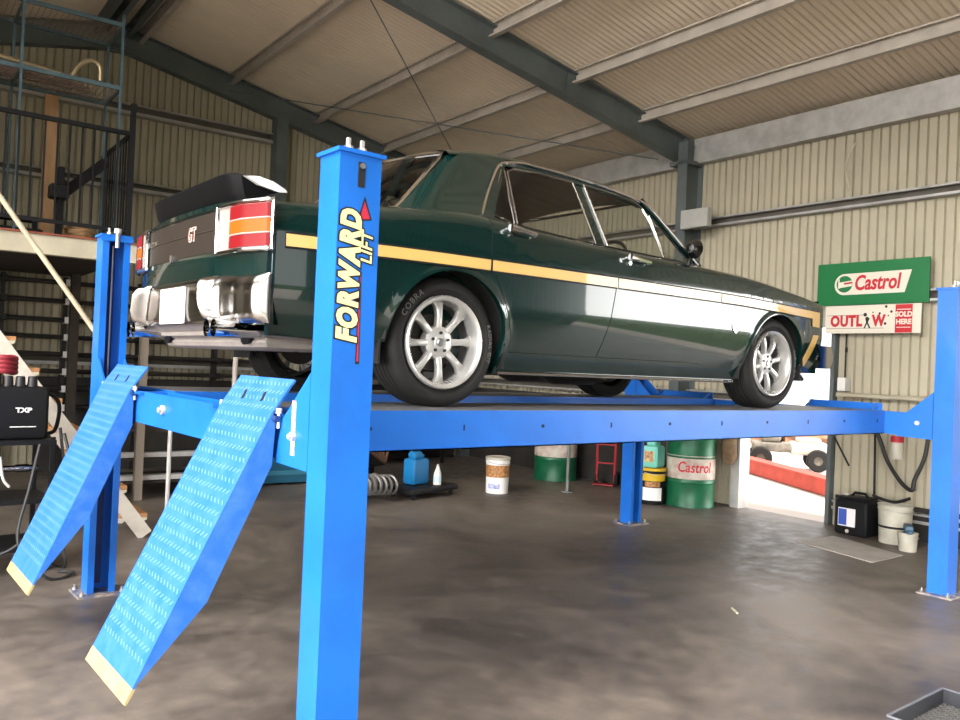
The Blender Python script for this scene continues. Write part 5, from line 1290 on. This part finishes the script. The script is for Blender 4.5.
for k in range(7):
    x0_ = -1.9+rnd.random()*0.9; y_ = 5.56+k*0.055; L = 0.5+rnd.random()*0.4; z_ = 4.15
    m1 = MB(); m1.tube([W(x0_, y_, z_), W(min(-0.45, x0_+L), y_+rnd.uniform(-.01, .01), z_+rnd.uniform(0, .02))], 0.017, 8)
    tag(m1.build('scrap_tube', mat('scrap_brown', (0.14, 0.09, 0.07), 0.6, 0.3, 0.4, 10), smooth=True), 'rusty brown tube on the middle wire shelf, %s from the front edge' % ORD[k], 'pipe', 'rusty tubes on the middle wire shelf')
for k, (x_, lab) in enumerate(((-1.75, 'silver duct hanging at the far left below the wire shelf'), (-1.60, 'silver duct hanging second from the left below the wire shelf'), (-1.48, 'silver duct hanging nearest the wooden board below the wire shelf'))):
    m1 = MB(); m1.tube(smoothpath([W(x_, 5.65, 4.02), W(x_+0.03, 5.62, 3.7), W(x_-0.03, 5.6, 3.4), W(x_+0.06, 5.6, 3.1), W(x_, 5.6, 2.75)], 6), 0.03, 10); simple('flexible_duct', lab, 'duct', m1, mat('duct_grey', (0.22, 0.22, 0.22), 0.4, 0.5))
m = MB(); sbox(m, -0.925, -0.80, 6.10, 6.13, 2.60, 4.12, 0.004); simple('timber_board', 'upright tan timber board standing behind the black railing', 'board', m, PLANK, False)
m = MB(); sbox(m, -1.75, -0.95, 5.68, 5.93, 2.60, 2.68, 0.01); sbox(m, -1.7, -1.0, 5.7, 5.92, 2.76, 2.80, 0.01); 
for a in (-1.68, -1.04): sbox(m, a, a+0.04, 5.7, 5.74, 2.66, 2.77, 0.002)
simple('low_rack', 'low black frame stored behind the railing on the raised floor', 'frame', m, BLACK, False)
m = MB(); c = W(-0.62, 5.78); blob(m, (c.x, c.y, 2.685), 0.16, 0.14, 0.085, 8, 0.10); simple('tan_bundle', 'tan cloth bundle lying behind the railing near its right end', 'bundle', m, PLANK)
m = MB(); sbox(m, -0.86, -0.80, 5.56, 5.62, 2.60, 3.30, 0.01); sbox(m, -0.93, -0.76, 5.50, 5.66, 2.98, 3.12, 0.02); simple('tool_stand', 'black upright tool stand behind the railing in front of the tan board', 'stand', m, BLACK)
m = MB(); m.bar(W(-0.80, 5.75, 3.05), W(-0.40, 5.75, 3.45), 0.03, 0.10); simple('black_bar', 'black flat bar leaning up behind the railing at its right end', 'bar', m, BLACK, False)
# stair
st = empty('staircase', (0, 0, 0), 0, True); tag(st, 'steep open staircase with cream stringers and orange timber treads left of the lift', 'staircase')
s0 = Vector((-0.36, 0, 0.0)); sd_ = Vector((-1.11, 0, 1.54))
top_s = s0+sd_*1.68
for y in (3.80, 4.48):
    m = MB(); m.bar((s0.x, y, 0.02), (top_s.x, y, top_s.z), 0.03, 0.115, up=(1, 0, 0.72)); m.build('stringer', mat('stringer_cream', (0.62, 0.56, 0.48), 0.5, 0, 0.2, 6), st)
for k in range(10):
    z = 0.20+0.235*k; xs_ = s0.x+sd_.x*(z/1.54)
    m = MB(); m.box(xs_-0.06, xs_+0.155, 3.80, 4.48, z-0.03, z); tt = m.build('tread', WOOD, st)
    for ya_, yb_ in ((3.79, 3.80), (4.48, 4.49)):
        m = MB(); m.prism([(xs_+0.0, z-0.032), (xs_+0.15, z-0.032), (xs_+0.15, z-0.05), (xs_+0.03, z-0.105)], 1, ya_, yb_); m.build('tread_bracket', IVORY, tt)
hr = Vector((-0.30, 3.78, 0.96))
m = MB(); m.tube([hr, hr+sd_*1.45], 0.020, 10); m.build('handrail', mat('handrail_cream', (0.62, 0.53, 0.38), 0.4, 0, 0.2, 10), st, True)
m = MB(); m.tube([(-0.20, 3.78, 0), (-0.20, 3.78, 1.0)], 0.018, 10); m.tube([(-0.20, 3.78, 1.0), tuple(hr)], 0.018, 10); m.build('newel_post', GALV, st, True)
m = MB(); c = W(0.95, 5.5); m.tube([(c.x, c.y, 0), (c.x, c.y, 2.38)], 0.028, 12); m.tube([(c.x, c.y, 0), (c.x, c.y, 0.012)], 0.08, 16); simple('steel_pole', 'slim pale upright pole seen beneath the tail of the car', 'pole', m, mat('pale_pole', (0.42, 0.37, 0.33), 0.5))
m = MB(); c = W(0.02, 5.62); m.box(c.x-0.04, c.x+0.04, c.y-0.03, c.y+0.03, 0, 2.38); simple('timber_post', 'square grey brown post standing beside the far left lift post', 'post', m, mat('grey_timber', (0.30, 0.25, 0.20), 0.7), False)
# pipe rack on the gable wall
pr_ = empty('pipe_rack', (0, 7.95, 0), 0, True); tag(pr_, 'wall rack of black uprights and white hooks carrying long black pipes', 'rack')
rows = [2.33, 2.10, 1.87, 1.66, 1.45, 1.24, 1.03, 0.80]
for k, x in enumerate((-1.02, -0.34, 0.55, 1.55)):
    m = MB(); m.box(x-0.025, x+0.025, 0.0, 0.12, 0, 2.42); u_ = m.build('upright', PIPE, pr_)
    for z in rows:
        m = MB(); m.box(x-0.03, x+0.03, -0.16, 0.0, z-0.03, z-0.018); m.box(x-0.03, x+0.03, -0.16, -0.15, z-0.03, z+0.05); m.build('hook', PLATE if k == 1 else PIPE, u_)
rnd = random.Random(5)
for z in rows:
    for j in range(2):
        xa = -2.1+rnd.random()*0.3; xb = 1.85+rnd.random()*0.25
        y = 7.95-0.045-0.06*j; r = 0.034
        m = MB(); m.tube([W(xa, y, z+0.013), W(xb, y, z+0.013)], r*(0.75 if j else 0.85), 8)
        side = 'front' if j else 'rear'
        tag(m.build('black_pipe', mat('black_pipe_front', (0.045, 0.042, 0.04), 0.35, 0.4) if j else PIPE, smooth=True), '%s one of two long black pipes in row %s of the wall rack counted downwards' % (side, ('one', 'two', 'three', 'four', 'five', 'six', 'seven', 'eight')[rows.index(z)]), 'pipe', 'long pipes on the wall rack')
# machine trolley at the left edge
tc_ = empty('tool_trolley', (-1.45, 3.20, 0), 0.1, True); tag(tc_, 'black shelf trolley at the left edge, carrying the black machine', 'trolley')
for a in (-0.28, 0.22):
    for b_ in (-0.22, 0.22):
        m = MB(); m.box(a-0.015, a+0.015, b_-0.015, b_+0.015, 0.06, 0.92); m.build('leg', BLACK, tc_)
for z in (0.18, 0.50, 0.90):
    m = MB(); m.box(-0.30, 0.24, -0.24, 0.24, z-0.03, z); m.build('shelf', BLACK, tc_)
for a in (-0.26, 0.20):
    for b_ in (-0.20, 0.20):
        m = MB(); m.lathe([(0, -0.015), (0.04, -0.015), (0.042, 0), (0.04, 0.015), (0, 0.015)], 16, Matrix.Translation((a, b_, 0.042)) @ Matrix.Rotation(PI/2, 4, 'X')); m.build('castor', BLACK, tc_, True)
d = empty('welding_machine', (-1.47, 3.20, 0.902), 0.1, True); tag(d, 'black boxy machine with small white lettering on the trolley at the left edge', 'machine')
m = MB(); m.rbox(-0.26, 0.22, -0.18, 0.18, 0.0, 0.36, 0.03); m.build('body', BLACK, d, True)
m = MB(); m.tube(smoothpath([(0.15, -0.0, 0.30), (0.27, 0.0, 0.30), (0.33, 0, 0.22), (0.31, 0, 0.05), (0.24, 0, 0.02)], 6), 0.014, 8); m.build('side_handle', BLACK, d, True)
m = MB(); add_text(m, 'TXP', 0.045, lambda a, b_, c: (0.06+a, -0.181-c, 0.20+b_), 0, extr=0.001, bold=0.002, xs=1.2); m.build('white_lettering', PLATE, d, fix=False)
m = MB(); m.box(-0.02, 0.14, -0.182, -0.180, 0.085, 0.091); m.build('white_line', PLATE, d)
for k in range(4):
    m = MB(); M = Matrix.Translation((-0.10+k*0.075, -0.10, 0.36)); m.lathe([(0, 0.07), (0.025, 0.07), (0.03, 0.06), (0.034, 0.0)], 14, M); m.build('knob', mat('knob_dark', (0.015, 0.014, 0.014), 0.5), d, True)
c = W(-1.52, 3.24); m = MB()
for k in range(4): m.tube([(c.x+0.09*math.cos(q), c.y+0.14*math.sin(q), 1.36+0.03*k+0.006*math.sin(3*q)) for q in np.linspace(0, 2*PI, 25)[:-1]], 0.02, 8, closed=True)
simple('air_hose', 'dull red coiled hose heaped on top of the black machine', 'hose', m, mat('dull_red_hose', (0.25, 0.02, 0.03), 0.5))
c = W(-1.40, 2.95); m = MB(); m.tube([W(-1.55, 3.08, 0.70), W(-1.28, 3.10, 0.70)], 0.022, 12); m.tube([W(-1.42, 3.09, 0.70), W(-1.34, 3.095, 0.70)], 0.028, 12); simple('chrome_tool', 'bright metal air tool hanging under the black machine', 'tool', m, CHROMEW)
for k, (pts, lab) in enumerate((([W(-1.15, 2.95, 0.95), W(-1.12, 2.9, 0.7), W(-1.28, 2.85, 0.4), W(-1.45, 2.85, 0.2), W(-1.7, 2.9, 0.12)], 'black cable sweeping down from the machine to the far left'), ([W(-1.16, 3.05, 0.98), W(-1.12, 3.02, 0.6), W(-1.14, 3.02, 0.3), W(-1.10, 3.0, 0.02), W(-1.2, 3.25, 0.02)], 'black cable hanging nearly straight down from the trolley'), ([W(-1.30, 2.92, 0.88), W(-1.36, 2.86, 0.6), W(-1.42, 2.8, 0.25), W(-1.25, 2.70, 0.02), W(-1.08, 2.78, 0.02), W(-1.16, 2.88, 0.02)], 'black cable looping over the floor beside the trolley'))):
    m = MB(); m.tube(smoothpath(pts, 8), 0.011, 8); simple('power_cable', lab, 'cable', m, HOSE)
m = MB(); m.tube(smoothpath([W(-1.53, 2.93, 0.80), W(-1.51, 2.92, 0.66), W(-1.47, 2.92, 0.60)], 6), 0.010, 8); simple('hook_rod', 'bright bent hook hanging at the left edge below the machine', 'hook', m, GALV)
# roof bracing rods
for a, b_, lab in (((1.55, 4.0, 5.21), (6.0, 8.05, 4.31), 'thin dark bracing rod crossing the roof bay from the middle rafter to the far eave'), ((5.9, 4.0, 4.33), (1.6, 8.0, 5.20), 'thin bracing rod crossing the roof bay from the near eave to the gable rafter')):
    m = MB(); m.tube([W(*a), W(*b_)], 0.008, 6); simple('bracing_rod', lab, 'rod', m, STEEL)

# ================================================================== LIGHT
w = bpy.data.worlds.new('world'); scn.world = w; w.use_nodes = True
nt = w.node_tree; bg = nt.nodes['Background']
bg.inputs['Color'].default_value = (1.0, 0.985, 0.96, 1); bg.inputs['Strength'].default_value = 1.0
tcw = nt.nodes.new('ShaderNodeTexCoord'); vm = nt.nodes.new('ShaderNodeVectorMath'); vm.operation = 'DOT_PRODUCT'
g_ = Vector((-1.0, -0.25, 0.30)).normalized(); vm.inputs[1].default_value = g_  # added bright sky lobe out of view, lights the near post's left face
nt.links.new(tcw.outputs['Generated'], vm.inputs[0])
mr = nt.nodes.new('ShaderNodeMapRange'); mr.inputs['From Min'].default_value = 0.6; mr.inputs['From Max'].default_value = 1.0; mr.inputs['To Min'].default_value = 16.0; mr.inputs['To Max'].default_value = 150.0
mr.interpolation_type = 'SMOOTHSTEP'
nt.links.new(vm.outputs['Value'], mr.inputs['Value']); vm2 = nt.nodes.new('ShaderNodeVectorMath'); vm2.operation = 'DOT_PRODUCT'; vm2.inputs[1].default_value = Vector((0.80, -0.60, 0.12)).normalized()
nt.links.new(tcw.outputs['Generated'], vm2.inputs[0])
mr2 = nt.nodes.new('ShaderNodeMapRange'); mr2.interpolation_type = 'SMOOTHSTEP'; mr2.inputs['From Min'].default_value = 0.80; mr2.inputs['From Max'].default_value = 0.97; mr2.inputs['To Min'].default_value = 0.0; mr2.inputs['To Max'].default_value = 75.0  # second added sky lobe, makes the white reflection along the car doors
nt.links.new(vm2.outputs['Value'], mr2.inputs['Value'])
ad_ = nt.nodes.new('ShaderNodeMath'); ad_.operation = 'ADD'; nt.links.new(mr.outputs['Result'], ad_.inputs[0]); nt.links.new(mr2.outputs['Result'], ad_.inputs[1]); nt.links.new(ad_.outputs[0], bg.inputs['Strength'])
sd = bpy.data.lights.new('sun', 'SUN'); sd.energy = 60.0; sd.angle = math.radians(2); sd.color = (1, 0.95, 0.87)
so = bpy.data.objects.new('sun', sd); col.objects.link(so); so.rotation_euler = (math.radians(32), math.radians(-5), 0)
scn.view_settings.view_transform = 'Standard'; scn.view_settings.look = 'None'; scn.view_settings.gamma = 1; scn.view_settings.exposure = -2.82
try: scn.view_settings.use_curve_mapping = False
except Exception: pass
